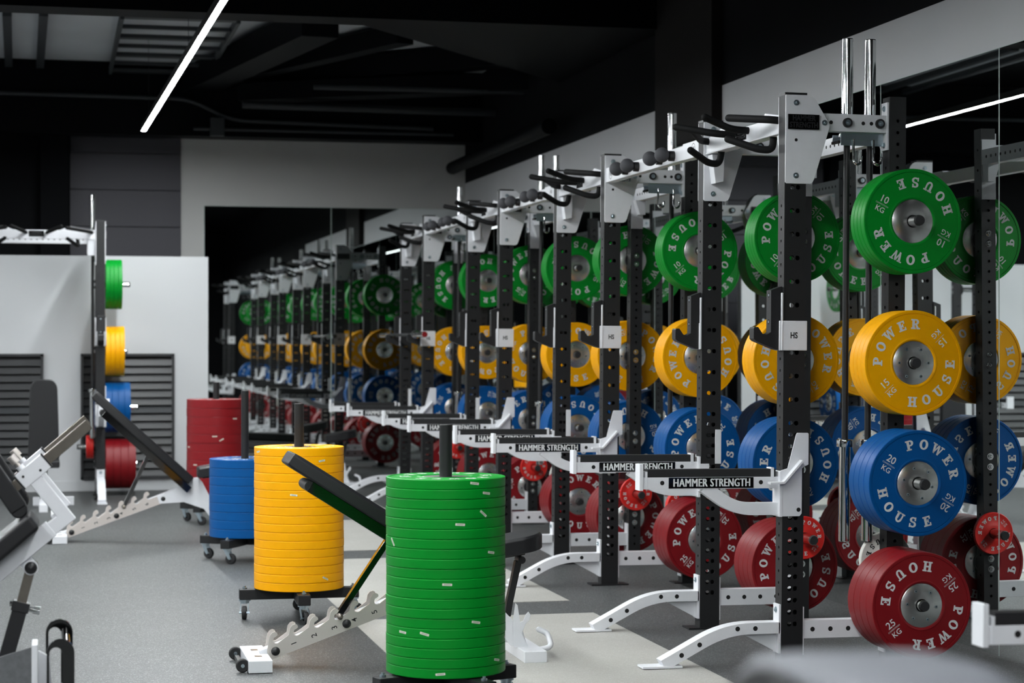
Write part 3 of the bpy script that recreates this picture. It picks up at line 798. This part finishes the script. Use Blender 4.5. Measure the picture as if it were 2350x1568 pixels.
# ---------------------------------------------------------------- plate dollies with stacks
def caster(root, p, ang):
    m = MB(); x, y = p; d = Vector((cos(ang), sin(ang), 0)); n = Vector((-d.y, d.x, 0)); c = Vector((x, y, 0))
    m.cyl(c+Vector((0, 0, .098)), c+Vector((0, 0, .090)), .03, 'zinc', 16); m.cyl(c+Vector((0, 0, .090)), c+Vector((0, 0, .078)), .022, 'zinc', 16)
    wc = c+d*.024+Vector((0, 0, .034))
    for f in (-1, 1):
        a = c+n*f*.018
        pts = [a-d*.012+Vector((0, 0, .08)), a+d*.016+Vector((0, 0, .08)), wc+n*f*.018+d*.01, wc+n*f*.018-d*.012]
        m.add(pts+[q+n*f*.003 for q in pts], [(0, 1, 2, 3), (4, 5, 6, 7), (0, 1, 5, 4), (1, 2, 6, 5), (2, 3, 7, 6), (3, 0, 4, 7)], 'zinc')
    m.cyl(wc-n*.026, wc+n*.026, .005, 'zinc', 10)
    m.cyl(c+Vector((0, 0, .150)), c+Vector((0, 0, .166)), .006, 'zinc', 8); m.cyl(c+Vector((0, 0, .150)), c+Vector((0, 0, .158)), .012, 'zinc', 6)
    o = m.build('caster', root, smooth=30)
    t = MB(); t.lathe([(.012, -.011), (.026, -.012), (.032, -.010), (.034, -.005), (.034, .005), (.032, .010), (.026, .012), (.012, .011)], wc, n, 'rubber', 24); t.build('wheel', o)
def sticker_mesh(t, a, dz, tilt, L=.036, Wd=.0085):
    m = MB(); r = .2256; k = 6; ct, st = cos(tilt), sin(tilt)
    def P(u, v, rr):
        uu, vv = u*ct-v*st, u*st+v*ct; b = a+uu/r; return (rr*sin(b), dz+vv, rr*cos(b))
    for (l, w_, rr, mm) in ((L/2, Wd/2, r, 'sticker'), (L*.36, Wd*.16, r+.0002, 'stickink')):
        vs = [P(-l+2*l*i/k, q, rr) for i in range(k+1) for q in (-w_, w_)]
        m.add(vs, [(2*i, 2*i+1, 2*i+3, 2*i+2) for i in range(k)], mm)
    return m.mesh('sticker', 0, recalc=False)
CAMDIR = lambda x, y: atan2(-x, -y)
def dolly(kind, x, y, n, rz, ca, stickers, name):
    root = empty('plate_dolly', (x, y, 0), R(rz)); zb = .122
    f = MB(); f.box((0, 0, .124), (.60, .062, .052), 'black'); f.box((0, .171, .124), (.062, .28, .052), 'black'); f.box((0, -.171, .124), (.062, .28, .052), 'black')
    f.build('frame', root, bevel=.004, smooth=0)
    MB().cyl((0, 0, .14), (0, 0, 1.078), .0242, 'black', 24).build('post', root, bevel=.003)
    MB().lathe([(.001, .150), (.14, .150), (.14, .1535), (.001, .1535)], (0, 0, 0), (0, 0, 1), 'black', 32).build('rest_plate', root)
    for i, (px_, py_) in enumerate(((-.272, 0), (.272, 0), (0, -.272), (0, .272))): caster(root, (px_, py_), R(ca[i]))
    tag(root, f'black cross-shaped dolly on casters under the {name}', 'dolly', 'plate dollies beside the racks')
    t = PM[kind][3]; z = .154
    for k in range(n):
        zc = z+t/2; z += t+.0002; top = n-1-k
        jx, jy = random.uniform(-.0012, .0012), random.uniform(-.0012, .0012)
        sp = random.uniform(0, 2*pi)
        Mx = Matrix.Translation((x+jx, y+jy, zc)) @ Matrix.Rotation(R(90), 4, 'X')
        w1 = 'topmost' if top == 0 else ('bottom' if k == 0 else ORD[top]+' from the top')
        o = bumper(kind, Mx, 0 if top in stickers else sp, f'{kind} bumper plate lying flat, {w1} of the {name}', f'{kind} bumper plates in the dolly stack')
        for (frac, dzf, tilt) in stickers.get(top, []):
            # frac: sideways position on the visible rim (-1..1 across the stack as photographed)
            a = CAMDIR(x, y)                                   # heading towards the camera, clockwise from +y
            hd = a-math.asin(max(-.99, min(.99, frac)))
            # rim angle in plate space: plate y axis is up (world z), its z axis is world -y
            lx, ly = sin(hd), cos(hd); b = atan2(lx, -ly)
            new('sticker', sticker_mesh(t, b, dzf*t, R(tilt)), o)
GST = {0: [(.47, .1, -8)], 1: [(.67, .05, -8)], 3: [(.62, 0, -38)], 4: [(.24, 0, -4)], 6: [(-.87, 0, -50)], 7: [(.75, 0, -10)], 9: [(.985, 0, 0)], 10: [(.02, 0, -2)],
       14: [(.49, .1, -10)], 15: [(-.71, 0, -5), (-.35, 0, -14)], 16: [(.99, 0, 0)], 18: [(.84, 0, -12)], 19: [(-.09, 0, 5)]}
dolly('green', 1.446, 7.375, 20, 20, (250, 300, 280, 200), GST, 'tall green stack')
dolly('yellow', 1.212, 10.02, 17, -2, (262, 330, 285, 350), {0: [(-.9, 0, 10)], 1: [(.5, 0, 8)], 5: [(-.12, 0, -5)], 6: [(.9, 0, 10)], 15: [(.58, 0, -25)]}, 'tall yellow stack')
dolly('blue', 1.197, 12.757, 9, -29, (350, 340, 360, 300), {}, 'short blue stack')
dolly('red', 1.23, 15.45, 12, -33, (345, 330, 365, 300), {2: [(.62, .3, 0)], 4: [(-.05, .3, 0), (.18, -.1, 30)], 5: [(-.93, 0, 0)], 7: [(-.7, 0, 0)], 9: [(.2, 0, 0)]}, 'dark red stack')

# ---------------------------------------------------------------- adjustable benches
def bench(x0, Y, ang, slot, label, name_num=True):
    root = empty('weight_bench', (x0, Y, 0))
    sl = atan2(.115, .325)                                     # slope of the ladder
    ux, uz = cos(sl), sin(sl)
    L = lambda d, h: (.13+ux*d-uz*h, .066+uz*d+ux*h)            # ladder coordinates: along, above its knob line
    f = MB(); f.box((.050, 0, .028), (.10, .43, .052), 'white')
    f.sweep_rect([(.07, 0, .045), (.135, 0, .066), (L(.69, .01)[0], 0, L(.69, .01)[1])], .03, .024, 'white')
    f.sweep_rect([(-.02, -.12, .02), (-.02, .12, .02)], .01, .01, 'satin', side=(1, 0, 0))
    ff = f.build('front_foot', root, bevel=.003, smooth=30)
    for yy in (-.09, .09):
        q = MB(); q.box((.052, yy, .0545), (.03, .04, .001), 'gunmetal'); q.build('decal', ff, smooth=0)
    for yy in (-.17, .17):
        w_ = MB(); c = Vector((-.022, yy, .030)); w_.lathe([(.006, -.012), (.024, -.013), (.028, -.009), (.028, .009), (.024, .013), (.006, .012)], c, (0, 1, 0), 'rubber', 24)
        w_.cyl(c-Vector((0, .016, 0)), c+Vector((0, .016, 0)), .008, 'zinc', 12); w_.sweep_rect([c, (.02, yy, .03)], .005, .012, 'white'); w_.build('wheel', root)
    slots = [.155+.0865*k for k in range(6)]
    out = [(-.035, -.028), (-.035, .02), (.0, .035)]
    pts = [(-.03, .012), (-.022, .044)]
    # hooked upper edge, then the straight lower edge
    up = [(-.034, -.022), (-.034, .012)]
    for k in range(7):
        s = -.028+.0925*k
        up += [(s+.012, .045), (s+.026, .070), (s+.040, .079), (s+.052, .079), (s+.060, .072), (s+.060, .062), (s+.052, .058), (s+.041, .056), (s+.034, .046), (s+.034, .036), (s+.042, .030), (s+.050, .029)]
    up += [(.68, .029), (.695, .024), (.70, -.022), (.69, -.028), (-.028, -.028)]
    for yy in (-.042, .042):
        q = MB(); q.prism([L(a, b) for a, b in up], yy-.0035, yy+.0035, 'ladder')
        for d in (0, .325, .665):
            c = L(d, .0)
            for e in (-1, 1):
                if e*yy > 0: q.lathe([(.019, 0), (.019, .004), (.015, .010), (.008, .0135), (.0005, .0145)], (c[0], yy+e*.0035, c[1]), (0, e, 0), 'satin', 20)
        o = q.build('ladder_plate', root, smooth=35)
        n = MB(); e = -1 if yy < 0 else 1
        for k in range(6):
            c = L(.095+.0925*k, .0)
            put_text(n, str(k+1), .034, (c[0]-.01, yy+e*.0042, c[1]), (-uz, 0, ux), (-ux, 0, -uz), 'darkmark', .01)
        n.build('numbers', o, smooth=0, recalc=False)
    # hinge bracket and rear leg
    hx, hz = .985, .405
    b = MB()
    tri = [L(.63, .028), L(.63, -.024), (.90, .262), (1.04, .212), (1.16, .055), (1.235, .052), (1.215, .12), (1.12, .22), (1.03, .40), (hx+.02, hz+.025), (hx-.03, hz+.02), (.86, .365)]
    for yy in (-.05, .05): b.prism(tri, yy-.004, yy+.004, 'white')
    b.prism([(1.17, .05), (1.235, .05), (1.205, .11), (1.225, .155), (1.238, .165), (1.246, .19), (1.236, .205), (1.222, .19), (1.213, .165), (1.198, .16), (1.187, .235), (1.177, .245), (1.165, .15)], -.075, -.067, 'white')
    b.build('hinge_bracket', root, bevel=.0015, smooth=0)
    r = MB(); r.box((1.235, 0, .027), (.10, .43, .050), 'white')
    r.build('rear_foot', root, bevel=.003, smooth=0)
    hnd = MB(); hnd.tube(fillet([(1.27, -.10, .04), (1.335, -.10, .05), (1.335, -.02, .10), (1.30, .0, .115)], .035, 5), .0125, 'white', 12); hnd.build('handle', root)
    # back pad and its frame, turned about the hinge
    ca, sa = cos(ang), sin(ang)
    Q = lambda d, h: (hx-ca*d+sa*(h-.085), hz+sa*d+ca*(h-.085))               # d up the pad, h above the frame
    p = MB(); w2 = .135
    sec = [(-w2, .040), (-w2, .085), (-w2+.012, .097), (w2-.012, .097), (w2, .085), (w2, .040), (w2-.008, .034), (-w2+.008, .034)]
    ds = [.035, .045, .07, .90, .925, .935]; kk = [.82, .95, 1, 1, .95, .82]
    vs = []; n = len(sec)
    for d, kf in zip(ds, kk):
        for (yy, h) in sec:
            hh = .07+(h-.07)*kf; x, z = Q(d, hh); vs.append((x, yy*(.97 if kf < 1 else 1), z))
    fs = [list(range(n))[::-1], list(range((len(ds)-1)*n, len(ds)*n))]
    for k in range(len(ds)-1): fs += [(k*n+i, k*n+(i+1) % n, (k+1)*n+(i+1) % n, (k+1)*n+i) for i in range(n)]
    p.add(vs, fs, 'vinyl'); p.build('backrest', root, bevel=.004, smooth=50)
    fr = MB(); a, c = Q(.0, .010), Q(.80, .010)
    fr.sweep_rect([(a[0], 0, a[1]), (c[0], 0, c[1])], .112, .0245, 'gloss')
    e = Q(.80, .010); fr.cyl((e[0], -.109, e[1]), (e[0], .109, e[1]), .0235, 'satin', 20)
    fr.build('backrest_frame', root, bevel=.002, smooth=30)
    st = L(slots[slot]-.02-.0925*0, .040); tp = Q(.37, .0)
    s_ = MB(); s_.sweep_rect([(st[0], 0, st[1]), (tp[0], 0, tp[1])], .022, .0125, 'gloss')
    s_.cyl((st[0], -.058, st[1]), (st[0], .058, st[1]), .011, 'gunmetal', 16)
    for e in (-1, 1): s_.sphere((st[0], e*.056, st[1]), .0135, 'gunmetal', 14, 8)
    s_.build('support_strut', root, bevel=.0015, smooth=40)
    # seat
    t = MB(); n2 = 14; top = []
    outl = [(1.0, -.12), (1.20, -.13)]+[(1.215+.095*sin(R(a)), -.13*cos(R(a))) for a in range(10, 180, 20)]+[(1.20, .13), (1.0, .12)]
    zt = lambda x: .468+(x-1.0)*.16
    vs = [(x, y, zt(x)-.035) for x, y in outl]+[(x, y, zt(x)+.026) for x, y in outl]+[(1.12+(x-1.12)*.94, y*.93, zt(x)+.036) for x, y in outl]
    m_ = len(outl); fs = [list(range(m_))[::-1], list(range(2*m_, 3*m_))]
    for k in (0, 1): fs += [(k*m_+i, k*m_+(i+1) % m_, (k+1)*m_+(i+1) % m_, (k+1)*m_+i) for i in range(m_)]
    t.add(vs, fs, 'vinyl'); t.build('seat', root, bevel=.004, smooth=50)
    ss = MB(); ss.sweep_rect([(1.03, 0, .435), (1.23, 0, .462)], .03, .012, 'satin'); ss.cyl((1.215, -.04, .428), (1.215, .04, .428), .017, 'satin', 14)
    ss.sweep_rect([(1.205, 0, .42), (1.165, 0, .24), (1.155, 0, .18)], .02, .014, 'satin'); ss.build('seat_support', root, bevel=.002, smooth=30)
    tag(root, label, 'weight bench', 'adjustable weight benches'); return root
bench(.80, 8.57, R(32.6), 2, 'white framed adjustable bench with black pads, between the green and yellow stacks')
bench(.0, 14.2, R(42.5), 3, 'white framed adjustable bench with steep black backrest, beyond the blue stack')

bench(1.52, 18.85, R(3), 5, 'white framed adjustable bench with nearly flat back pad, before the end mirror')
# ---------------------------------------------------------------- cropped bench on the left
Y0 = 6.6
root = empty('decline_bench', (-.15, Y0, 0))
LOC = Vector((-.15, Y0, 0))
def W(px, py, dy=0.0):
    p = at(px, py, Y0); return Vector((p.x, Y0+dy, p.z))-LOC
b = MB(); a, c, tip, cl = W(0, 1310), W(118, 1212), W(152, 1187), W(76, 1094)
dirn = (a-c).normalized(); far = c+dirn*.62
b.sweep_rect([far, c], .028, .027, 'white')
b.sweep_rect([c+dirn*.03, tip, cl], .024, .022, 'white')
b.sweep_rect([W(152, 1187, .38), W(76, 1094, .38)], .024, .022, 'white'); b.box(tip+Vector((-.02, .19, .0)), (.045, .40, .04), 'white', Matrix.Rotation(R(-36), 3, 'Y'))
b.build('frame', root, bevel=.003, smooth=30)
for dy, nm in ((0, 'near'), (.38, 'far')):
    k = MB(); e0, e1 = W(47, 1106, dy), W(105, 1057, dy); k.sweep_rect([e0, e1], .027, .026, 'white')
    d = (e1-e0).normalized()
    k.sweep_rect([e1, e1+d*.005], .028, .0275, 'satin'); k.sweep_rect([e0-d*.006, e0], .028, .0275, 'satin')
    nrm = Vector((0, 1, 0)).cross(d)
    for t in (.018, .072): q = e0+d*t+nrm*(.012 if t > .05 else -.008); k.cyl(q+Vector((0, -.0285, 0)), q+Vector((0, -.027, 0)), .0045, 'hole_shade', 12)
    o = k.build('clamp', root, bevel=.002, smooth=30)
    bar = MB(); bar.sweep_rect([e0-d*.04, e1+d*.180], .017, .0175, 'gunmetal'); bar.build('slide_bar', root, bevel=.002, smooth=0)
    kb = MB(); q = e0+d*.03-nrm*.027 if nrm.z < 0 else e0+d*.03+nrm*.027
    n2 = (q-(e0+d*.03)).normalized(); kb.cyl(q, q+n2*.014, .012, 'white', 16); kb.cyl(q+n2*.014, q+n2*.03, .007, 'ladder', 12); kb.cyl(q+n2*.028, q+n2*.056, .0145, 'ladder', 18); kb.build('pull_pin', o)
    r = MB(); u = (W(57, 1183, dy)-W(0, 1100, dy)).normalized(); pe = W(44, 1168, dy-.02); ps = pe-u*.40
    r.sweep_rect([ps, pe], .04, .028, 'vinyl'); r.cyl(pe+Vector((0, -.037, 0)), pe+Vector((0, .037, 0)), .027, 'vinyl', 20); r.build('shin_pad', root, bevel=.006, smooth=40)
s_ = MB(); up = Vector((0, 1, 0)).cross(dirn); up = up if up.z > 0 else -up
p0, p1 = c+up*.058+dirn*.02, c+up*.058+dirn*.62
s_.sweep_rect([p1+Vector((0, .02, 0)), p0+Vector((0, .02, 0))], .13, .030, 'vinyl'); s_.build('seat', root, bevel=.014, smooth=50)
pv = W(71, 1301); st = MB()
st.sweep_rect([pv+up*.06, pv], .012, .022, 'white'); st.cyl(pv+Vector((0, -.034, 0)), pv+Vector((0, .034, 0)), .0235, 'white', 24)
st.lathe([(.020, 0), (.019, .006), (.013, .012), (.0005, .015)], pv+Vector((0, -.034, 0)), (0, -1, 0), 'satin', 20); st.build('pivot', root, smooth=40)
lo = W(50, 1382); gnd = W(0, 1560); dd = (gnd-lo).normalized(); foot = lo+dd*(lo.z/abs(dd.z)*.985)
l = MB(); l.sweep_rect([pv, lo+dd*.02], .014, .0155, 'gunmetal'); l.build('inner_leg', root, bevel=.002, smooth=0)
l = MB(); l.sweep_rect([lo, foot], .022, .0235, 'satin'); l.sweep_rect([lo-dd*.002, lo+dd*.03], .026, .0275, 'satin'); l.box((foot.x-.0, foot.y-Y0+Y0-foot.y, .012), (.12, .30, .024), 'satin'); l.build('leg', root, bevel=.002, smooth=0)
k = MB(); q = W(66, 1398); nn = Vector((cos(R(12)), 0, -sin(R(12)))); k.cyl(q-nn*.004, q+nn*.016, .009, 'chrome', 14); k.cyl(q+nn*.014, q+nn*.036, .0125, 'chrome', 18); k.cyl(W(32, 1386), W(22, 1386), .008, 'chrome', 12); k.build('pull_pin', root)
b = MB(); b.sweep_rect([far, far-Vector((.12, 0, far.z-.02))], .028, .027, 'white'); b.box((far.x-.12, 0, .015), (.10, .33, .03), 'white'); b.sweep_rect([(far.x-.12, 0, .03), (foot.x, 0, .03)], .025, .02, 'white'); b.build('base', root, bevel=.003, smooth=0)
tag(root, 'white and black decline bench cropped at the left edge, steel slide bars sticking up', 'weight bench')
# glossy slotted storage bracket standing in front of it
Y1 = 6.25; root = empty('slotted_bracket', (.0, Y1, 0)); L1 = Vector((0, Y1, 0))
def slotted(px0, px1, ptop, dy, zlow=.02):
    q0, q1 = at(px0, ptop, Y1+dy), at(px1, ptop, Y1+dy); x0, x1, zt = q0.x, q1.x, q0.z; r = (x1-x0)/2; cx = (x0+x1)/2
    m = MB(); n = 14; t0 = .009; rin = r*.62
    outer = [(x0, zlow)]+[(cx-r*cos(pi*i/n), zt-r+r*sin(pi*i/n)) for i in range(n+1)]+[(x1, zlow)]
    ix0 = x0+t0*.9; ixr = cx+r*.12; hr = (ixr-ix0)/2; hx = (ix0+ixr)/2; hz = zt-r*1.05
    inner = [(ix0, zlow)]+[(hx-hr*cos(pi*i/n), hz+hr*sin(pi*i/n)) for i in range(n+1)]+[(ixr, zlow)]
    N = len(outer)
    for y_ in (-.006, .006):
        m.add([(x, dy+y_, z) for x, z in outer+inner], [(i, i+1, N+i+1, N+i) for i in range(N-1)], 'gloss')
    m.add([(x, dy+y_, z) for y_ in (-.006, .006) for x, z in outer], [(i, i+1, N+i+1, N+i) for i in range(N-1)], 'gloss')
    m.add([(x, dy+y_, z) for y_ in (-.006, .006) for x, z in inner], [(i, i+1, N+i+1, N+i) for i in range(N-1)], 'gloss')
    return m, (cx+r*.42, dy, zt-r)
m1, c1 = slotted(105, 167, 1422, .16); m1.build('slot_plate', root, smooth=30)
m2, c2 = slotted(107, 171, 1468, -.02); m2.build('slot_plate', root, smooth=30)
t = MB(); t.cyl(c2, c1, .014, 'gloss', 20); t.cyl((c2[0], c2[1], c2[2]-.16), (c1[0], c1[1], c1[2]-.16), .012, 'gloss', 20); t.build('cross_tube', root)
g = MB(); g.box((.035, .07, .011), (.10, .34, .022), 'satin'); g.build('base', root, bevel=.004, smooth=0)
tag(root, 'glossy black slotted storage bracket at the lower left, beside the grey foot plate', 'bracket')
Y2 = 6.3; root = empty('foot_plate', (-.2, Y2, 0)); e = at(72, 1485, Y2); e2 = at(0, 1508, Y2)
g = MB(); sl_ = (e.z-e2.z)/(e.x-e2.x)
g.prism([(e.x+.2, .02), (e.x+.2, e.z), (e.x+.2-.42, e.z-.42*sl_), (e.x+.2-.42, .02)], -.010, .002, 'plategrey'); g.build('plate', root, smooth=0)
g = MB(); g.box((e.x+.2+.010, 0.04, (e.z+.012)/2), (.018, .12, e.z+.006), 'white'); g.prism([(e.x+.22, .05), (e.x+.22, e.z-.025), (e.x+.255, e.z-.045), (e.x+.275, .05)], .09, .10, 'white'); g.box((e.x+.2-.2, .05, .011), (.46, .16, .022), 'white'); g.build('side_rail', root, bevel=.003, smooth=0)
tag(root, 'brushed grey foot plate with a white side rail, in the lower left corner', 'foot plate')

# ---------------------------------------------------------------- partition, louvres, machines in the back
PY = 18.9
p = MB(); p.box(((XL+1.43)/2, PY+.06, 2.187/2), (1.43-XL, .12, 2.187), 'wallp'); p.box(((XL+1.43)/2, PY-.006, .05), (1.43-XL, .012, .1), 'wallp')
struct(p, 'partition', smooth=0, bevel=.004)
for i, (x0, x1) in enumerate(((.256, 1.114), (-.937, -.079), (-2.13, -1.272))):
    root = empty('louvred_panel', ((x0+x1)/2, PY, 0)); w_ = (x1-x0)/2
    f = MB()
    for sx in (-1, 1): f.box((sx*(w_-.012), -.02, .695), (.024, .04, 1.166), 'slat')
    for z in (.124, 1.266): f.box((0, -.02, z), (2*w_, .04, .024), 'slat')
    f.box((0, -.003, .695), (2*w_-.02, .006, 1.14), 'hole_shade'); f.build('frame', root, smooth=0)
    z = .165; j = 0
    while z < 1.25:
        s_ = MB(); s_.box((0, -.022, z), (2*w_-.05, .008, .062), 'slat' if j != 8 else 'ceilp', Matrix.Rotation(R(-24), 3, 'X')); s_.build('slat', root, smooth=0); z += .0735; j += 1
    tag(root, ['dark louvred panel low in the white partition, behind the left rack', 'dark louvred panel low in the white partition, behind the upright black pad', 'dark louvred panel in the white partition, outside the picture'][i], 'louvre panel', 'louvred panels in the partition')
root = empty('seated_bench', (-.07, 17.25, 0))
m = MB(); w2 = .125
ol = [(-w2, .37), (w2-.0, .37), (w2+.004, .44), (w2-.012, .98)]+[(w2-.012-.07+.07*cos(R(a)), .98+.09*sin(R(a))) for a in range(15, 91, 15)]+[(-w2+.012+.07-.07*cos(R(a)), .98+.09*sin(R(a))) for a in range(90, 0, -15)]+[(-w2+.012, .98), (-w2-.004, .44)]
m.prism(ol, -.04, .03, 'vinyl'); m.build('backrest', root, bevel=.01, smooth=30)
m = MB(); m.box((0, .07, .55), (.06, .06, 1.0), 'satin'); m.box((0, -.2, .03), (.07, .8, .06), 'white'); m.box((.08, .12, .035), (.34, .07, .07), 'white'); m.box((0, -.2, .2), (.05, .05, .3), 'white'); m.build('frame', root, bevel=.003, smooth=0)
m = MB(); m.box((0, -.22, .375), (.26, .34, .06), 'vinyl'); m.build('seat', root, bevel=.012, smooth=30)
tag(root, 'bench with a tall upright black back pad before the left louvred panel', 'weight bench')
# blurred pad close to the camera
root = empty('bench_pad'); pc = at(1990, 1560, 1.6); root.location = (pc.x, pc.y, 0)
m = MB(); ds = [-.096, -.090, -.074, -.03, .07, .105, .128, .142]; kk = [.55, .82, .98, 1, .95, .8, .55, .3]
n = 20; vs = []
for d, kf in zip(ds, kk):
    for i in range(n):
        a = 2*pi*i/n; ca_, sa_ = cos(a), sin(a); sq = 1/max(abs(ca_)**.9+1e-6, abs(sa_)**.9+1e-6)**.55
        vs.append((d, .11*ca_*sq*kf, 1.068+.052*sa_*sq*kf))
fs = [list(range(n))[::-1], list(range((len(ds)-1)*n, len(ds)*n))]
for k in range(len(ds)-1): fs += [(k*n+i, k*n+(i+1) % n, (k+1)*n+(i+1) % n, (k+1)*n+i) for i in range(n)]
m.add(vs, fs, 'grey'); m.build('pad', root, smooth=60)
m = MB(); m.box((0, 0, .51), (.06, .06, 1.0), 'satin'); m.box((0, 0, .012), (.4, .5, .024), 'satin'); m.build('stand', root, bevel=.003, smooth=0)
m = MB(); m.cyl((-.176, -.22, 1.126), (-.085, -.04, 1.080), .028, 'satin', 24); m.build('handle', root, bevel=.008, smooth=40)
tag(root, 'blurred pad with grey painted sheen close to the camera at the lower right', 'pad')

# ---------------------------------------------------------------- ceiling details
def atz(px, py, z):
    d = at(px, py, 1.0)-Vector((0, 0, CAM_H)); k = (z-CAM_H)/d.z; return Vector((0, 0, CAM_H))+d*k
struct(MB().prism([(2.05, 13.35), (4.08, 13.35), (4.08, 15.95)], 3.53, ZC, 'ceilb', 'z'), 'soffit', smooth=0)
def beam(p, q, w_, h, m, name, label, cat='beam', group=None):
    p, q = Vector(p), Vector(q); a = MB(); d = (q-p); d.z = 0; side = Vector((-d.y, d.x, 0)).normalized()
    a.sweep_rect([p, q], w_/2, h/2, m, side=side); tag(a.build(name, smooth=0), label, cat, group)
def pipe(pts, r, m, name, label, group='ceiling pipes'):
    a = MB(); a.tube(pts, r, m, 12, False); tag(a.build(name, smooth=60), label, 'pipe', group)
beam(atz(735, 52, 3.86), atz(448, 190, 3.86), .30, .22, 'ceilb', 'ceiling_beam', 'black ceiling beam slanting down from the strip light towards the girder', 'beam', 'black ceiling beams')
beam(atz(930, 78, 3.9), atz(500, 178, 3.9), .16, .16, 'ceilb', 'ceiling_beam', 'thin black ceiling beam slanting behind the strip light', 'beam', 'black ceiling beams')
beam(atz(1238, 118, 3.9), atz(560, 182, 3.9), .26, .2, 'ceilb', 'ceiling_beam', 'broad black ceiling beam meeting the slanted soffit', 'beam', 'black ceiling beams')
beam(atz(1330, 185, 3.7), atz(560, 215, 3.7), .30, .16, 'ceilb', 'ceiling_beam', 'lowest black ceiling beam ending beside the right wall', 'beam', 'black ceiling beams')
pipe([atz(720, 200, 3.62), atz(1290, 213, 3.62)], .022, 'ceilp', 'ceiling_pipe', 'upper dark pipe crossing under the ceiling near the end wall')
pipe([atz(556, 240, 3.56), atz(1270, 264, 3.56)], .035, 'ceilp', 'ceiling_pipe', 'thickest dark pipe crossing under the ceiling near the end wall')
yy = 18.98
pipe(fillet([(-3, yy, 3.70), (1.28, yy, 3.68), (1.62, yy, 3.49), (3.6, yy, 3.45)], .2, 5), .02, 'ceilp', 'ceiling_pipe', 'dark pipe with a kink running along the far girder')
pipe([(1.3, yy, 3.40), (3.8, yy, 3.40)], .016, 'ceilp', 'ceiling_pipe', 'thin dark pipe along the foot of the far girder')
pipe([(3.91, 15.6, 3.13), (3.91, 19.6, 3.13)], .065, 'ceilb', 'ceiling_duct', 'dark round duct along the top of the mirror wall in the far corner', None)
root = empty('cable_tray', (.98, 17.4, 3.93)); 
for sx in (-1, 1): MB().box((sx*.45, 0, 0), (.03, 3.3, .07), 'ceilp').build('rail', root, smooth=0)
for k in range(7): MB().box((0, -1.6+k*.533, 0), (.9, .05 if k % 2 else .12, .03), 'ceilp').build('rung', root, smooth=0)
tag(root, 'grey ladder shaped cable tray under the ceiling beside the strip light', 'cable tray')
for i, (a, b) in enumerate((((16, 30), (20, 150)), ((100, 30), (91, 165)))):
    beam(atz(*a, 3.96), atz(*b, 3.96), .07, .05, 'ceilp', 'ceiling_channel', ['dark metal channel on the ceiling at the left edge', 'dark metal channel on the ceiling left of the cable tray'][i], 'channel', 'metal ceiling channels')
m = MB(); m.box((1.52, 18.98, 3.42), (.13, .10, .17), 'ceilp'); tag(m.build('junction_box', bevel=.004, smooth=0), 'small junction box on the far girder above the end wall', 'electrical box')
